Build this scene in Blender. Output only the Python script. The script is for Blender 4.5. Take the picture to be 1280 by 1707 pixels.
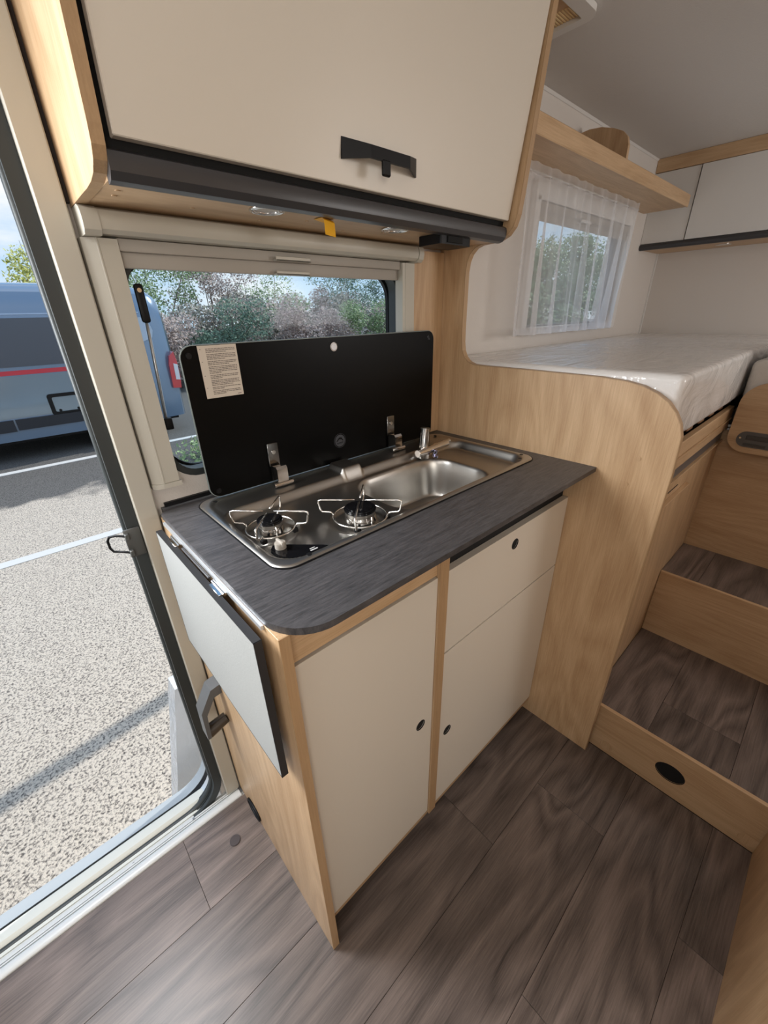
import bpy, bmesh, math, random
from mathutils import Vector, Matrix
for o in list(bpy.data.objects): bpy.data.objects.remove(o)
sc = bpy.context.scene
COL = sc.collection
# ---------------------------------------------------------------- camera
yaw, pitch, roll = [math.radians(a) for a in (48.12783, -26.11253, -1.32287)]
F = Vector((math.cos(pitch)*math.cos(yaw), math.cos(pitch)*math.sin(yaw), math.sin(pitch)))
r0 = Vector((math.sin(yaw), -math.cos(yaw), 0)); u0 = r0.cross(F)
R = math.cos(roll)*r0 + math.sin(roll)*u0; U = -math.sin(roll)*r0 + math.cos(roll)*u0
cd = bpy.data.cameras.new('camera'); cam = bpy.data.objects.new('camera', cd); COL.objects.link(cam)
M = Matrix((R, U, -F)).transposed().to_4x4(); M.translation = Vector((-0.17868, -0.77223, 1.24078))
cam.matrix_world = M
cd.sensor_fit = 'HORIZONTAL'; cd.sensor_width = 36.0; cd.lens = 36.0*674.33/1280
cd.clip_start = 0.01; cd.clip_end = 500
sc.camera = cam
# ---------------------------------------------------------------- world
w = bpy.data.worlds.new('world'); sc.world = w; w.use_nodes = True
nt = w.node_tree; N = nt.nodes; L = nt.links; N.clear()
wo = N.new('ShaderNodeOutputWorld'); bg = N.new('ShaderNodeBackground')
tc = N.new('ShaderNodeTexCoord'); mp = N.new('ShaderNodeMapping'); mp.inputs['Scale'].default_value = (1, 1, 3.2)
ns = N.new('ShaderNodeTexNoise'); ns.inputs['Scale'].default_value = 2.6; ns.inputs['Detail'].default_value = 7; ns.inputs['Roughness'].default_value = .58
rp = N.new('ShaderNodeValToRGB'); rp.color_ramp.elements[0].position = .42; rp.color_ramp.elements[1].position = .62
sep = N.new('ShaderNodeSeparateXYZ')
zr = N.new('ShaderNodeValToRGB'); zr.color_ramp.elements[0].position = 0.0; zr.color_ramp.elements[0].color = (.62, .80, .95, 1)
zr.color_ramp.elements[1].position = .45; zr.color_ramp.elements[1].color = (.22, .48, .86, 1)
mx = N.new('ShaderNodeMix'); mx.data_type = 'RGBA'; mx.inputs[7].default_value = (.97, .98, 1, 1)
L.new(tc.outputs['Generated'], mp.inputs[0]); L.new(mp.outputs[0], ns.inputs['Vector']); L.new(ns.outputs[0], rp.inputs[0])
L.new(tc.outputs['Generated'], sep.inputs[0]); L.new(sep.outputs[2], zr.inputs[0])
L.new(rp.outputs[0], mx.inputs[0]); L.new(zr.outputs[0], mx.inputs[6]); L.new(mx.outputs[2], bg.inputs[0])
bg.inputs[1].default_value = 1.0
L.new(bg.outputs[0], wo.inputs[0])
# ---------------------------------------------------------------- lights
sd = bpy.data.lights.new('sun', 'SUN'); sd.energy = 3.2; sd.angle = math.radians(.6); sd.color = (1, .95, .88)
so = bpy.data.objects.new('sun', sd); COL.objects.link(so)
so.rotation_euler = Vector((.78, .09, .62)).to_track_quat('Z', 'Y').to_euler()
def area(name, loc, direction, sx, sy, e, col):
    d = bpy.data.lights.new(name, 'AREA'); d.shape = 'RECTANGLE'; d.size = sx; d.size_y = sy; d.energy = e; d.color = col
    o = bpy.data.objects.new(name, d); COL.objects.link(o); o.location = loc
    o.rotation_euler = Vector(direction).to_track_quat('-Z', 'Y').to_euler(); return o
area('fill_cab_end', (-2.45, -.85, 1.15), (1, .08, -.05), 1.3, .8, 3.5, (1, .97, .93))  # added fill lamp at the unseen cab end; no windscreen is built
area('fill_ceiling', (-1.15, -.85, 1.79), (.1, 0, -1), .6, .6, 6, (1, .97, .94))  # added fill lamp under the closed ceiling, without any hatch opening
area('fill_dinette_side', (-.75, -1.90, 1.3), (.25, 1, -.1), .8, .5, 12, (1, .96, .9))  # added fill lamp before the unseen opposite wall, brightening the cabinet fronts
area('fill_bed_side', (1.75, -1.90, 1.38), (0, 1, -.05), .7, .42, 9, (1, .97, .95))  # added fill lamp across from the bed, in front of a windowless wall
area('fill_entrance', (-.49, .16, 1.36), (.08, -1, -.45), .32, .62, 20, (.96, .98, 1))  # added fill lamp in the doorway's unseen upper corner, boosting the daylight
sc.view_settings.view_transform = 'Standard'; sc.view_settings.look = 'None'
sc.view_settings.exposure = 0.08; sc.view_settings.gamma = 1.0; sc.view_settings.use_curve_mapping = False
# ---------------------------------------------------------------- helpers
rng = random.Random(7)
def new(): return bmesh.new()
def worg(p):
    v = Vector((0, 0, 0))
    while p is not None: v += p.location; p = p.parent
    return v
def tag(o, label=None, cat=None, group=None, kind=None):
    if label: o['label'] = label
    if cat: o['category'] = cat
    if group: o['group'] = group
    if kind: o['kind'] = kind
    return o
def obj(name, bm, mat, parent=None, smooth=False, label=None, cat=None, group=None, kind=None, origin=None):
    me = bpy.data.meshes.new(name)
    off = worg(parent) if parent is not None else Vector((0, 0, 0))
    o = bpy.data.objects.new(name, me)
    if origin is not None:
        o.location = Vector(origin) - off; off = Vector(origin)
    for v in bm.verts: v.co -= off
    bmesh.ops.recalc_face_normals(bm, faces=bm.faces[:])
    if smooth is True:
        for f in bm.faces: f.smooth = True
    elif smooth:
        for f in bm.faces: f.smooth = True
        for e in bm.edges:
            if len(e.link_faces) == 2 and e.calc_face_angle(0) > math.radians(smooth): e.smooth = False
    bm.to_mesh(me); bm.free()
    me.materials.append(mat); COL.objects.link(o)
    if parent is not None: o.parent = parent
    return tag(o, label, cat, group, kind)
def empty(name, loc, label=None, cat=None, group=None):
    o = bpy.data.objects.new(name, None); o.location = loc; o.empty_display_size = .05; COL.objects.link(o)
    return tag(o, label, cat, group)
def box(bm, x0, x1, y0, y1, z0, z1, bev=0, seg=1):
    b = bmesh.new()
    bmesh.ops.create_cube(b, size=1)
    for v in b.verts: v.co = Vector(((x0+x1)/2+v.co.x*(x1-x0), (y0+y1)/2+v.co.y*(y1-y0), (z0+z1)/2+v.co.z*(z1-z0)))
    if bev: bmesh.ops.bevel(b, geom=b.edges[:], offset=bev, segments=seg, affect='EDGES', profile=.5)
    return merge(bm, b)
def merge(bm, b, mtx=None):
    vm = {}
    for v in b.verts: vm[v] = bm.verts.new((mtx @ v.co) if mtx else v.co)
    for f in b.faces:
        try: bm.faces.new([vm[v] for v in f.verts])
        except ValueError: pass
    b.free(); return bm
def cyl(bm, c, r, h, axis=(0, 0, 1), seg=32, r2=None, bev=0):
    b = bmesh.new()
    bmesh.ops.create_cone(b, cap_ends=True, segments=seg, radius1=r, radius2=r if r2 is None else r2, depth=h)
    if bev: bmesh.ops.bevel(b, geom=[e for e in b.edges if len(e.link_faces) == 2 and e.calc_face_angle(0) > .7], offset=bev, segments=2, affect='EDGES')
    q = Vector((0, 0, 1)).rotation_difference(Vector(axis).normalized()).to_matrix().to_4x4()
    return merge(bm, b, Matrix.Translation(Vector(c)) @ q)
def tube(bm, pts, r, seg=8, closed=False):
    pts = [Vector(p) for p in pts]; n = len(pts); rings = []
    up = None
    for i, p in enumerate(pts):
        a = pts[(i-1) % n] if (closed or i > 0) else p
        c = pts[(i+1) % n] if (closed or i < n-1) else p
        t = (c-a).normalized()
        if up is None:
            up = t.orthogonal().normalized()
        up = (up - t*up.dot(t))
        if up.length < 1e-6: up = t.orthogonal()
        up.normalize(); s = t.cross(up)
        rr = r[i] if isinstance(r, (list, tuple)) else r
        rings.append([bm.verts.new(p+up*math.cos(k*2*math.pi/seg)*rr+s*math.sin(k*2*math.pi/seg)*rr) for k in range(seg)])
    m = n if closed else n-1
    for i in range(m):
        A = rings[i]; B = rings[(i+1) % n]
        sh = 0
        if closed and i == n-1:
            best = min(range(seg), key=lambda q: sum((A[k].co-B[(k+q) % seg].co).length for k in range(seg))); sh = best
        for k in range(seg): bm.faces.new([A[k], A[(k+1) % seg], B[(k+1+sh) % seg], B[(k+sh) % seg]])
    if not closed: bm.faces.new(rings[0][::-1]); bm.faces.new(rings[-1])
    return bm
def arc(cx, cy, r, a0, a1, n=8):
    return [(cx+r*math.cos(math.radians(a0+(a1-a0)*i/n)), cy+r*math.sin(math.radians(a0+(a1-a0)*i/n))) for i in range(n+1)]
def rrect(x0, x1, y0, y1, r, n=8):
    if not isinstance(r, (list, tuple)): r = [r]*4   # bl, br, tr, tl
    p = []
    p += arc(x0+r[0], y0+r[0], r[0], 180, 270, n) if r[0] else [(x0, y0)]
    p += arc(x1-r[1], y0+r[1], r[1], 270, 360, n) if r[1] else [(x1, y0)]
    p += arc(x1-r[2], y1-r[2], r[2], 0, 90, n) if r[2] else [(x1, y1)]
    p += arc(x0+r[3], y1-r[3], r[3], 90, 180, n) if r[3] else [(x0, y1)]
    return p
def circ(cx, cy, r, n=28): return [(cx+r*math.cos(2*math.pi*i/n), cy+r*math.sin(2*math.pi*i/n)) for i in range(n)]
def plate(bm, outer, holes, a, b, axis='z'):
    """extruded 2D outline with holes; axis = extrusion axis from a to b. 2D coords: z:(x,y) x:(y,z) y:(x,z)"""
    t = bmesh.new(); E = []
    for lp in [outer]+list(holes):
        vs = [t.verts.new((p[0], p[1], 0)) for p in lp]
        E += [t.edges.new((vs[i], vs[(i+1) % len(vs)])) for i in range(len(vs))]
    bmesh.ops.triangle_fill(t, edges=E, use_beauty=True, use_dissolve=False)
    # remove faces in holes
    if holes:
        def inside(p, lp):
            c = False; j = len(lp)-1
            for i in range(len(lp)):
                if (lp[i][1] > p[1]) != (lp[j][1] > p[1]) and p[0] < (lp[j][0]-lp[i][0])*(p[1]-lp[i][1])/(lp[j][1]-lp[i][1])+lp[i][0]: c = not c
                j = i
            return c
        kill = [f for f in t.faces if any(inside(f.calc_center_median(), h) for h in holes)]
        bmesh.ops.delete(t, geom=kill, context='FACES_ONLY')
    ext = bmesh.ops.extrude_face_region(t, geom=t.faces[:])
    for v in ext['geom']:
        if isinstance(v, bmesh.types.BMVert): v.co.z = 1
    for v in t.verts:
        x, y, z = v.co; z = a+(b-a)*z
        v.co = {'z': (x, y, z), 'x': (z, x, y), 'y': (x, z, y)}[axis]
    return merge(bm, t)
def prof(bm, pts, x0, x1):
    """extrude closed YZ profile along X"""
    return plate(bm, pts, [], x0, x1, 'x')
# ---------------------------------------------------------------- materials
def mat(name, col, rough=.5, metal=0, spec=.5, coat=0, trans=0, bump=None, alpha=1, sheen=0, ior=None):
    m = bpy.data.materials.new(name); m.use_nodes = True
    b = m.node_tree.nodes['Principled BSDF']
    b.inputs['Base Color'].default_value = (*col, 1); b.inputs['Roughness'].default_value = rough
    b.inputs['Metallic'].default_value = metal; b.inputs['Specular IOR Level'].default_value = spec
    b.inputs['Coat Weight'].default_value = coat; b.inputs['Coat Roughness'].default_value = .15
    b.inputs['Transmission Weight'].default_value = trans; b.inputs['Alpha'].default_value = alpha
    if ior: b.inputs['IOR'].default_value = ior
    if bump:
        n = m.node_tree.nodes; l = m.node_tree.links
        tc = n.new('ShaderNodeTexCoord'); mp = n.new('ShaderNodeMapping'); mp.inputs['Scale'].default_value = bump[2] if len(bump) > 2 else (1, 1, 1)
        t = n.new('ShaderNodeTexNoise'); t.inputs['Scale'].default_value = bump[0]; t.inputs['Detail'].default_value = 4
        bp = n.new('ShaderNodeBump'); bp.inputs['Strength'].default_value = bump[1]; bp.inputs['Distance'].default_value = .002
        l.new(tc.outputs['Object'], mp.inputs[0]); l.new(mp.outputs[0], t.inputs['Vector']); l.new(t.outputs[0], bp.inputs['Height']); l.new(bp.outputs[0], b.inputs['Normal'])
    return m
def wood(name, light, dark, along, rough=.42, fig=.5, figscale=1.0, rnd=0, pores=.55, freq=11):
    """along: 0,1,2 = axis the grain runs along"""
    m = bpy.data.materials.new(name); m.use_nodes = True
    n = m.node_tree.nodes; l = m.node_tree.links; b = n['Principled BSDF']
    tc = n.new('ShaderNodeTexCoord')
    vec = tc.outputs['Object']
    oi = n.new('ShaderNodeObjectInfo')
    if rnd:
        ad = n.new('ShaderNodeVectorMath'); ad.operation = 'MULTIPLY_ADD'
        cm = n.new('ShaderNodeCombineXYZ')
        for k in range(3): l.new(oi.outputs['Random'], cm.inputs[k])
        ad.inputs[1].default_value = (17, 23, 31); l.new(cm.outputs[0], ad.inputs[0]); l.new(vec, ad.inputs[2]); vec = ad.outputs[0]
    def mapping(a, c):
        mp = n.new('ShaderNodeMapping'); s = [c, c, c]; s[along] = a; mp.inputs['Scale'].default_value = s; l.new(vec, mp.inputs[0]); return mp.outputs[0]
    t1 = n.new('ShaderNodeTexNoise'); t1.inputs['Scale'].default_value = 1; t1.inputs['Detail'].default_value = 1.2; t1.inputs['Distortion'].default_value = .25
    l.new(mapping(1.6*figscale, 8*figscale), t1.inputs['Vector'])
    mu = n.new('ShaderNodeMath'); mu.operation = 'MULTIPLY'; mu.inputs[1].default_value = freq; l.new(t1.outputs[0], mu.inputs[0])
    pp = n.new('ShaderNodeMath'); pp.operation = 'PINGPONG'; pp.inputs[1].default_value = .5; l.new(mu.outputs[0], pp.inputs[0])
    t2 = n.new('ShaderNodeTexNoise'); t2.inputs['Scale'].default_value = 1; t2.inputs['Detail'].default_value = 5; t2.inputs["Roughness"].default_value = .75
    l.new(mapping(11, 330), t2.inputs['Vector'])
    t3 = n.new('ShaderNodeTexNoise'); t3.inputs['Scale'].default_value = 1; t3.inputs['Detail'].default_value = 2
    l.new(mapping(1.2, 26), t3.inputs['Vector'])
    # weight sum
    a1 = n.new('ShaderNodeMath'); a1.operation = 'MULTIPLY'; a1.inputs[1].default_value = fig; l.new(pp.outputs[0], a1.inputs[0])
    a2 = n.new('ShaderNodeMath'); a2.operation = 'MULTIPLY_ADD'; a2.inputs[1].default_value = pores*2; l.new(t2.outputs[0], a2.inputs[0]); l.new(a1.outputs[0], a2.inputs[2])
    a3 = n.new('ShaderNodeMath'); a3.operation = 'MULTIPLY_ADD'; a3.inputs[1].default_value = .7; l.new(t3.outputs[0], a3.inputs[0]); l.new(a2.outputs[0], a3.inputs[2])
    mr = n.new('ShaderNodeMapRange'); mid = fig*.25+pores+.35; mr.inputs['From Min'].default_value = mid-.42; mr.inputs['From Max'].default_value = mid+.42
    l.new(a3.outputs[0], mr.inputs[0])
    mx = n.new('ShaderNodeMix'); mx.data_type = 'RGBA'; mx.inputs[6].default_value = (*light, 1); mx.inputs[7].default_value = (*dark, 1); l.new(mr.outputs[0], mx.inputs[0])
    out = mx.outputs[2]
    if rnd:
        hs = n.new('ShaderNodeHueSaturation'); v = n.new('ShaderNodeMapRange'); v.inputs['To Min'].default_value = 1-rnd; v.inputs['To Max'].default_value = 1+rnd
        l.new(oi.outputs['Random'], v.inputs[0]); l.new(v.outputs[0], hs.inputs['Value']); l.new(out, hs.inputs['Color']); out = hs.outputs[0]
    l.new(out, b.inputs['Base Color']); b.inputs['Roughness'].default_value = rough
    bp = n.new('ShaderNodeBump'); bp.inputs['Strength'].default_value = .12; bp.inputs['Distance'].default_value = .001; l.new(t2.outputs[0], bp.inputs['Height']); l.new(bp.outputs[0], b.inputs['Normal'])
    return m
OL, OD = (.66, .46, .275), (.40, .24, .12)
oakZ = wood('oak_upright', OL, OD, 2, fig=.48, figscale=.8)
oakX = wood('oak_lengthwise', OL, OD, 0, fig=.32)
oakY = wood('oak_crosswise', OL, OD, 1, fig=.3)
oakEdge = wood('oak_edge_banding', (.50, .33, .18), (.33, .20, .10), 2, fig=.1, pores=.5)
oakEdgeX = wood('oak_edge_banding_lengthwise', (.50, .33, .18), (.33, .20, .10), 0, fig=.1, pores=.5)
floorM = wood('floor_oak_print', (.215, .165, .142), (.048, .036, .031), 0, rough=.36, fig=.8, figscale=1.1, rnd=.2, pores=.6, freq=8)
cream = mat('cream_laminate', (.66, .60, .515), .38)
creamEdge = mat('cream_edge', (.34, .29, .24), .5)
white = mat('white_laminate', (.72, .70, .67), .35)
wallM = mat('wall_covering', (.66, .61, .56), .75, bump=(420, .25))
ceilM = mat('ceiling_covering', (.62, .59, .56), .8, bump=(160, .35))
plasticB = mat('beige_plastic', (.50, .47, .40), .42)
plasticG = mat('taupe_plastic', (.38, .345, .30), .5)
black = mat('black_plastic', (.006, .006, .007), .45, spec=.25)
rubber = mat('black_rubber', (.03, .035, .035), .45)
anthr = mat('anthracite_profile', (.045, .043, .045), .35)
hole = mat('dark_hole', (.004, .004, .004), .9)
alu = mat('aluminium', (.74, .77, .80), .35, metal=.7)
whiteMet = mat('white_metal', (.62, .63, .62), .35)
chrome = mat('chrome', (.72, .70, .68), .12, metal=1)
wire = mat('steel_wire', (.80, .78, .75), .22, metal=1)
lidM = mat('black_glass', (.002, .002, .002), .35, spec=.12)
capM = mat('black_enamel', (.006, .006, .007), .12)
greyL = mat('grey_print', (.055, .058, .066), .5)
paper = mat('label_paper', (.62, .54, .45), .6)
ink = mat('label_ink', (.16, .13, .11), .7)
yellow = mat('yellow_tape', (.90, .47, .01), .5)
darkPl = mat('dark_grey_plastic', (.06, .055, .05), .4)
def brushed(): return mat('brushed_stainless', (.46, .44, .41), .34, metal=1)
steel = brushed()
def slate():
    m = mat('slate_laminate', (.05, .05, .053), .42)
    n = m.node_tree.nodes; l = m.node_tree.links; b = n['Principled BSDF']
    tc = n.new('ShaderNodeTexCoord'); mp = n.new('ShaderNodeMapping'); mp.inputs['Scale'].default_value = (22, 210, 60)
    mp.inputs['Rotation'].default_value = (0, 0, math.radians(-4))
    t = n.new('ShaderNodeTexNoise'); t.inputs['Scale'].default_value = 1; t.inputs['Detail'].default_value = 7; t.inputs['Roughness'].default_value = .72; t.inputs['Distortion'].default_value = .4
    cr = n.new('ShaderNodeValToRGB'); cr.color_ramp.elements[0].position = .33; cr.color_ramp.elements[0].color = (.030, .030, .032, 1)
    cr.color_ramp.elements[1].position = .75; cr.color_ramp.elements[1].color = (.105, .10, .105, 1)
    bp = n.new('ShaderNodeBump'); bp.inputs['Strength'].default_value = .25; bp.inputs['Distance'].default_value = .0012
    l.new(tc.outputs['Object'], mp.inputs[0]); l.new(mp.outputs[0], t.inputs['Vector']); l.new(t.outputs[0], cr.inputs[0]); l.new(cr.outputs[0], b.inputs['Base Color'])
    l.new(t.outputs[0], bp.inputs['Height']); l.new(bp.outputs[0], b.inputs['Normal']); return m
slateM = slate()
def asphalt():
    m = mat('asphalt', (.3, .28, .26), .9)
    n = m.node_tree.nodes; l = m.node_tree.links; b = n['Principled BSDF']
    tc = n.new('ShaderNodeTexCoord')
    v = n.new('ShaderNodeTexNoise'); v.inputs['Scale'].default_value = 95; v.inputs['Detail'].default_value = 3; v.inputs['Roughness'].default_value = .7
    cr = n.new('ShaderNodeValToRGB'); e = cr.color_ramp.elements
    e[0].position = .36; e[0].color = (.11, .095, .085, 1); e[1].position = .53; e[1].color = (.70, .62, .52, 1)
    # the other van's shadow, painted into the asphalt as a darker strip
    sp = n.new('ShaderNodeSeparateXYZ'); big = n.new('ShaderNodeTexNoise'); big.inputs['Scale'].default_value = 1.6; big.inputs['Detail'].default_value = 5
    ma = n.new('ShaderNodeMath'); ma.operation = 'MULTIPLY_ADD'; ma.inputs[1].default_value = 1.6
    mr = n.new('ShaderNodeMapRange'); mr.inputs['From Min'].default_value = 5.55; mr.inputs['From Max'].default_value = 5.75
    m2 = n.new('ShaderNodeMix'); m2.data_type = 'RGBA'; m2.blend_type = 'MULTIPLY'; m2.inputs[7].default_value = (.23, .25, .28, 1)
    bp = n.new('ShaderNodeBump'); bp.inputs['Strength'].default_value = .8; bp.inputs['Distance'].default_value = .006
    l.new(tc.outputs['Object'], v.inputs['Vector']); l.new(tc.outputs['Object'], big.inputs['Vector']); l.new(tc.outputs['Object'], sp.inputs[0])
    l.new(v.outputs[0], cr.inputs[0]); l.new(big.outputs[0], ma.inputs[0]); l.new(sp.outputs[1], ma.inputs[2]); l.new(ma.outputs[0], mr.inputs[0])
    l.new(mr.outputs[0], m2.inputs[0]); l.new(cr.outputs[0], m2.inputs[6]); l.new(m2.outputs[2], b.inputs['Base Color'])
    l.new(v.outputs[0], bp.inputs['Height']); l.new(bp.outputs[0], b.inputs['Normal']); return m
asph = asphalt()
def film(name, base, wr=1.0, sc_=(9, 9, 9)):
    m = mat(name, base, .55, coat=.9)
    n = m.node_tree.nodes; l = m.node_tree.links; b = n['Principled BSDF']; b.inputs['Coat Roughness'].default_value = .12
    tc = n.new('ShaderNodeTexCoord'); mp = n.new('ShaderNodeMapping'); mp.inputs['Scale'].default_value = sc_; mp.inputs['Rotation'].default_value = (0, 0, .5)
    t = n.new('ShaderNodeTexNoise'); t.inputs['Scale'].default_value = 1.6; t.inputs['Detail'].default_value = 4; t.inputs['Distortion'].default_value = 1.6
    bp = n.new('ShaderNodeBump'); bp.inputs['Strength'].default_value = wr; bp.inputs['Distance'].default_value = .02
    l.new(tc.outputs['Object'], mp.inputs[0]); l.new(mp.outputs[0], t.inputs['Vector']); l.new(t.outputs[0], bp.inputs['Height']); l.new(bp.outputs[0], b.inputs['Coat Normal'])
    bp2 = n.new('ShaderNodeBump'); bp2.inputs['Strength'].default_value = .2; bp2.inputs['Distance'].default_value = .01; l.new(t.outputs[0], bp2.inputs['Height']); l.new(bp2.outputs[0], b.inputs['Normal'])
    return m
filmM = film('plastic_wrapped_foam', (.78, .76, .74), .5, (3, 9, 6))
filmS = film('plastic_wrap_crinkled', (.60, .57, .53), 1.0, (11, 11, 11))
filmW = film('plastic_wrap_white', (.78, .80, .82), .9, (8, 8, 5))
def glassmat(name, tint, refl=.06):
    m = bpy.data.materials.new(name); m.use_nodes = True; n = m.node_tree.nodes; l = m.node_tree.links
    n.remove(n['Principled BSDF']); o = n['Material Output']
    t = n.new('ShaderNodeBsdfTransparent'); t.inputs[0].default_value = (*tint, 1); g = n.new('ShaderNodeBsdfGlossy'); g.inputs['Roughness'].default_value = .03
    mx = n.new('ShaderNodeMixShader'); mx.inputs[0].default_value = refl; l.new(t.outputs[0], mx.inputs[1]); l.new(g.outputs[0], mx.inputs[2]); l.new(mx.outputs[0], o.inputs[0]); return m
pane = glassmat('acrylic_pane', (.92, .96, .98), .004)
clear = glassmat('clear_glass', (.92, .95, .96), .08)
def sheer():
    m = bpy.data.materials.new('sheer_fabric'); m.use_nodes = True; n = m.node_tree.nodes; l = m.node_tree.links
    n.remove(n['Principled BSDF']); o = n['Material Output']
    t = n.new('ShaderNodeBsdfTransparent'); d = n.new('ShaderNodeBsdfDiffuse'); d.inputs[0].default_value = (.86, .86, .88, 1)
    tr = n.new('ShaderNodeBsdfTranslucent'); tr.inputs[0].default_value = (.86, .87, .9, 1)
    m1 = n.new('ShaderNodeMixShader'); m1.inputs[0].default_value = .5; l.new(d.outputs[0], m1.inputs[1]); l.new(tr.outputs[0], m1.inputs[2])
    # facing ratio: folds seen edge-on look denser
    lw = n.new('ShaderNodeLayerWeight'); lw.inputs[0].default_value = .35
    mr = n.new('ShaderNodeMapRange'); mr.inputs['To Min'].default_value = .38; mr.inputs['To Max'].default_value = .62; l.new(lw.outputs['Facing'], mr.inputs[0])
    m2 = n.new('ShaderNodeMixShader'); l.new(mr.outputs[0], m2.inputs[0]); l.new(t.outputs[0], m2.inputs[1]); l.new(m1.outputs[0], m2.inputs[2]); l.new(m2.outputs[0], o.inputs[0]); return m
sheerM = sheer()
# ================================================================ SETTING
YW = .08
def struct(name, bm, m, **k): return obj(name, bm, m, kind='structure', **k)
CE = 1.82
# floor + planks
fl = struct('floor', box(new(), -2.6, 2.5, -1.95, .03, -.05, -.0022), mat('floor_underlay', (.03, .025, .02), .9))
pm = {}
def plank(x0, x1, y0, y1, z=0, parent=None, pz=.002, m=None):
    key = (round(x1-x0, 3), round(y1-y0, 3))
    if key not in pm:
        b = new(); g = .0004
        box(b, g, key[0]-g, g, key[1]-g, -pz, 0, .0003)
        me = bpy.data.meshes.new('plank'); bmesh.ops.recalc_face_normals(b, faces=b.faces[:]); b.to_mesh(me); b.free(); me.materials.append(m or floorM); pm[key] = me
    o = bpy.data.objects.new('plank', pm[key]); COL.objects.link(o); o.location = Vector((x0, y0, z))-worg(parent); o.parent = parent; return o
PW = .187; joints = [-.2, .10, -.45, .615, .214, -.3, .45, 0, -.5, .3]
for k in range(10):
    y1 = .03-PW*k; y0 = y1-PW; j = joints[k]; LN = .84
    xs = [j+LN*i for i in range(-3, 3)]
    xs = [x for x in xs if -1.5 < x < .849]
    xs = [-1.6]+xs+[.849]
    for a, b in zip(xs[:-1], xs[1:]):
        if b-a > .01: plank(round(a, 3), round(b, 3), y0, y1, 0, fl)
struct('ceiling', box(new(), -2.6, 2.56, -1.95, .14, CE, CE+.05), ceilM)
# back wall (exterior side) with door, kitchen window and bed window openings
DX0, DX1, DZ1 = -.68, -.075, 1.76
KX0, KX1, KZ0, KZ1 = .014, .662, .945, 1.345
BX0, BX1, BZ0, BZ1 = 1.27, 2.04, 1.17, 1.56
wb = new()
plate(wb, [(-2.6, -.06), (DX0, -.06), (DX0, DZ1), (DX1, DZ1), (DX1, -.06), (2.56, -.06), (2.56, CE), (-2.6, CE)],
      [rrect(KX0, KX1, KZ0, KZ1, .06), rrect(BX0, BX1, BZ0, BZ1, .06)], YW, .115, 'y')
struct('wall_back', wb, wallM)
struct('wall_right', box(new(), 2.5, 2.56, -1.95, YW, -.05, CE), wallM)
struct('wall_left', box(new(), -2.66, -2.6, -1.95, YW, -.05, CE), mat('cab_lining', (.14, .14, .145), .8))
struct('wall_front', box(new(), -2.6, 2.56, -2.0, -1.95, -.05, CE), wallM)
# interior corner cove strips
b = new(); prof(b, [(YW-.001, CE-.007), (YW-.001, CE-.0005), (YW-.006, CE-.0005)], .83, 2.499); struct('trim_1', b, white)
struct('trim_2', box(new(), 2.492, 2.4995, YW-.008, YW-.0005, 1.0, CE-.021), white)
# jamb trim beside the door
jb = new(); box(jb, -.066, -.030, .058, .0795, .0, 1.815, .002)
struct('trim_3', jb, plasticB)
struct('gap_shade_strip', box(new(), -.0295, -.0230, .070, .0795, 1.395, 1.815), mat('gap_shade', (.03, .022, .02), .9))  # dark strip added to stand in for shade in this narrow gap
# door: rubber seal loop, aluminium frame
d1 = bpy.data.objects.new('door_1', None); d1.location = (-.38, .1, 0); COL.objects.link(d1); d1['kind'] = 'structure'
lo = rrect(DX0+.008, DX1-.003, -.012, DZ1-.01, .085, 10)
def ribbon(bm, loop, w_in, y0, y1):
    # ring between loop and loop shrunk by w_in
    cx = sum(p[0] for p in loop)/len(loop); n = len(loop)
    inner = []
    for i, p in enumerate(loop):
        a = Vector(loop[i-1]); c = Vector(loop[(i+1) % n]); t = (c-a).normalized(); nrm = Vector((-t.y, t.x))
        inner.append((p[0]+nrm.x*w_in, p[1]+nrm.y*w_in))
    plate(bm, loop, [inner], y0, y1, 'y'); return inner
b = new(); inn = ribbon(b, rrect(DX0-.0, DX1-.0, -.02, DZ1, .095, 10), .012, .082, .108); obj('rubber_seal', b, rubber, d1, smooth=40)
b = new(); ribbon(b, rrect(DX0-.009, DX1+.0085, -.029, DZ1+.009, .104, 10), .021, .0705, .0793); obj('seal_flange', b, rubber, d1, smooth=40)
b = new(); tube(b, [(p[0], .092, p[1]) for p in rrect(DX0+.010, DX1-.010, -.010, DZ1-.010, .09, 10)], .0075, 8, True); obj('seal_lip', b, rubber, d1, smooth=True)
b = new(); ribbon(b, rrect(DX0-.004, DX1+.002, -.022, DZ1+.004, .096, 10), .006, .1085, .132); obj('aluminium_frame', b, alu, d1, smooth=40)
b = new(); ribbon(b, rrect(DX0-.010, DX1+.003, -.026, DZ1+.018, .1, 10), .007, .1325, .1495); obj('frame_gap', b, black, d1, smooth=40)
b = new(); ribbon(b, rrect(DX0-.012, DX1+.006, -.028, DZ1+.02, .1, 10), .012, .150, .180); obj('outer_frame', b, mat('painted_frame', (.36, .40, .43), .45), d1, smooth=40)
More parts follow.
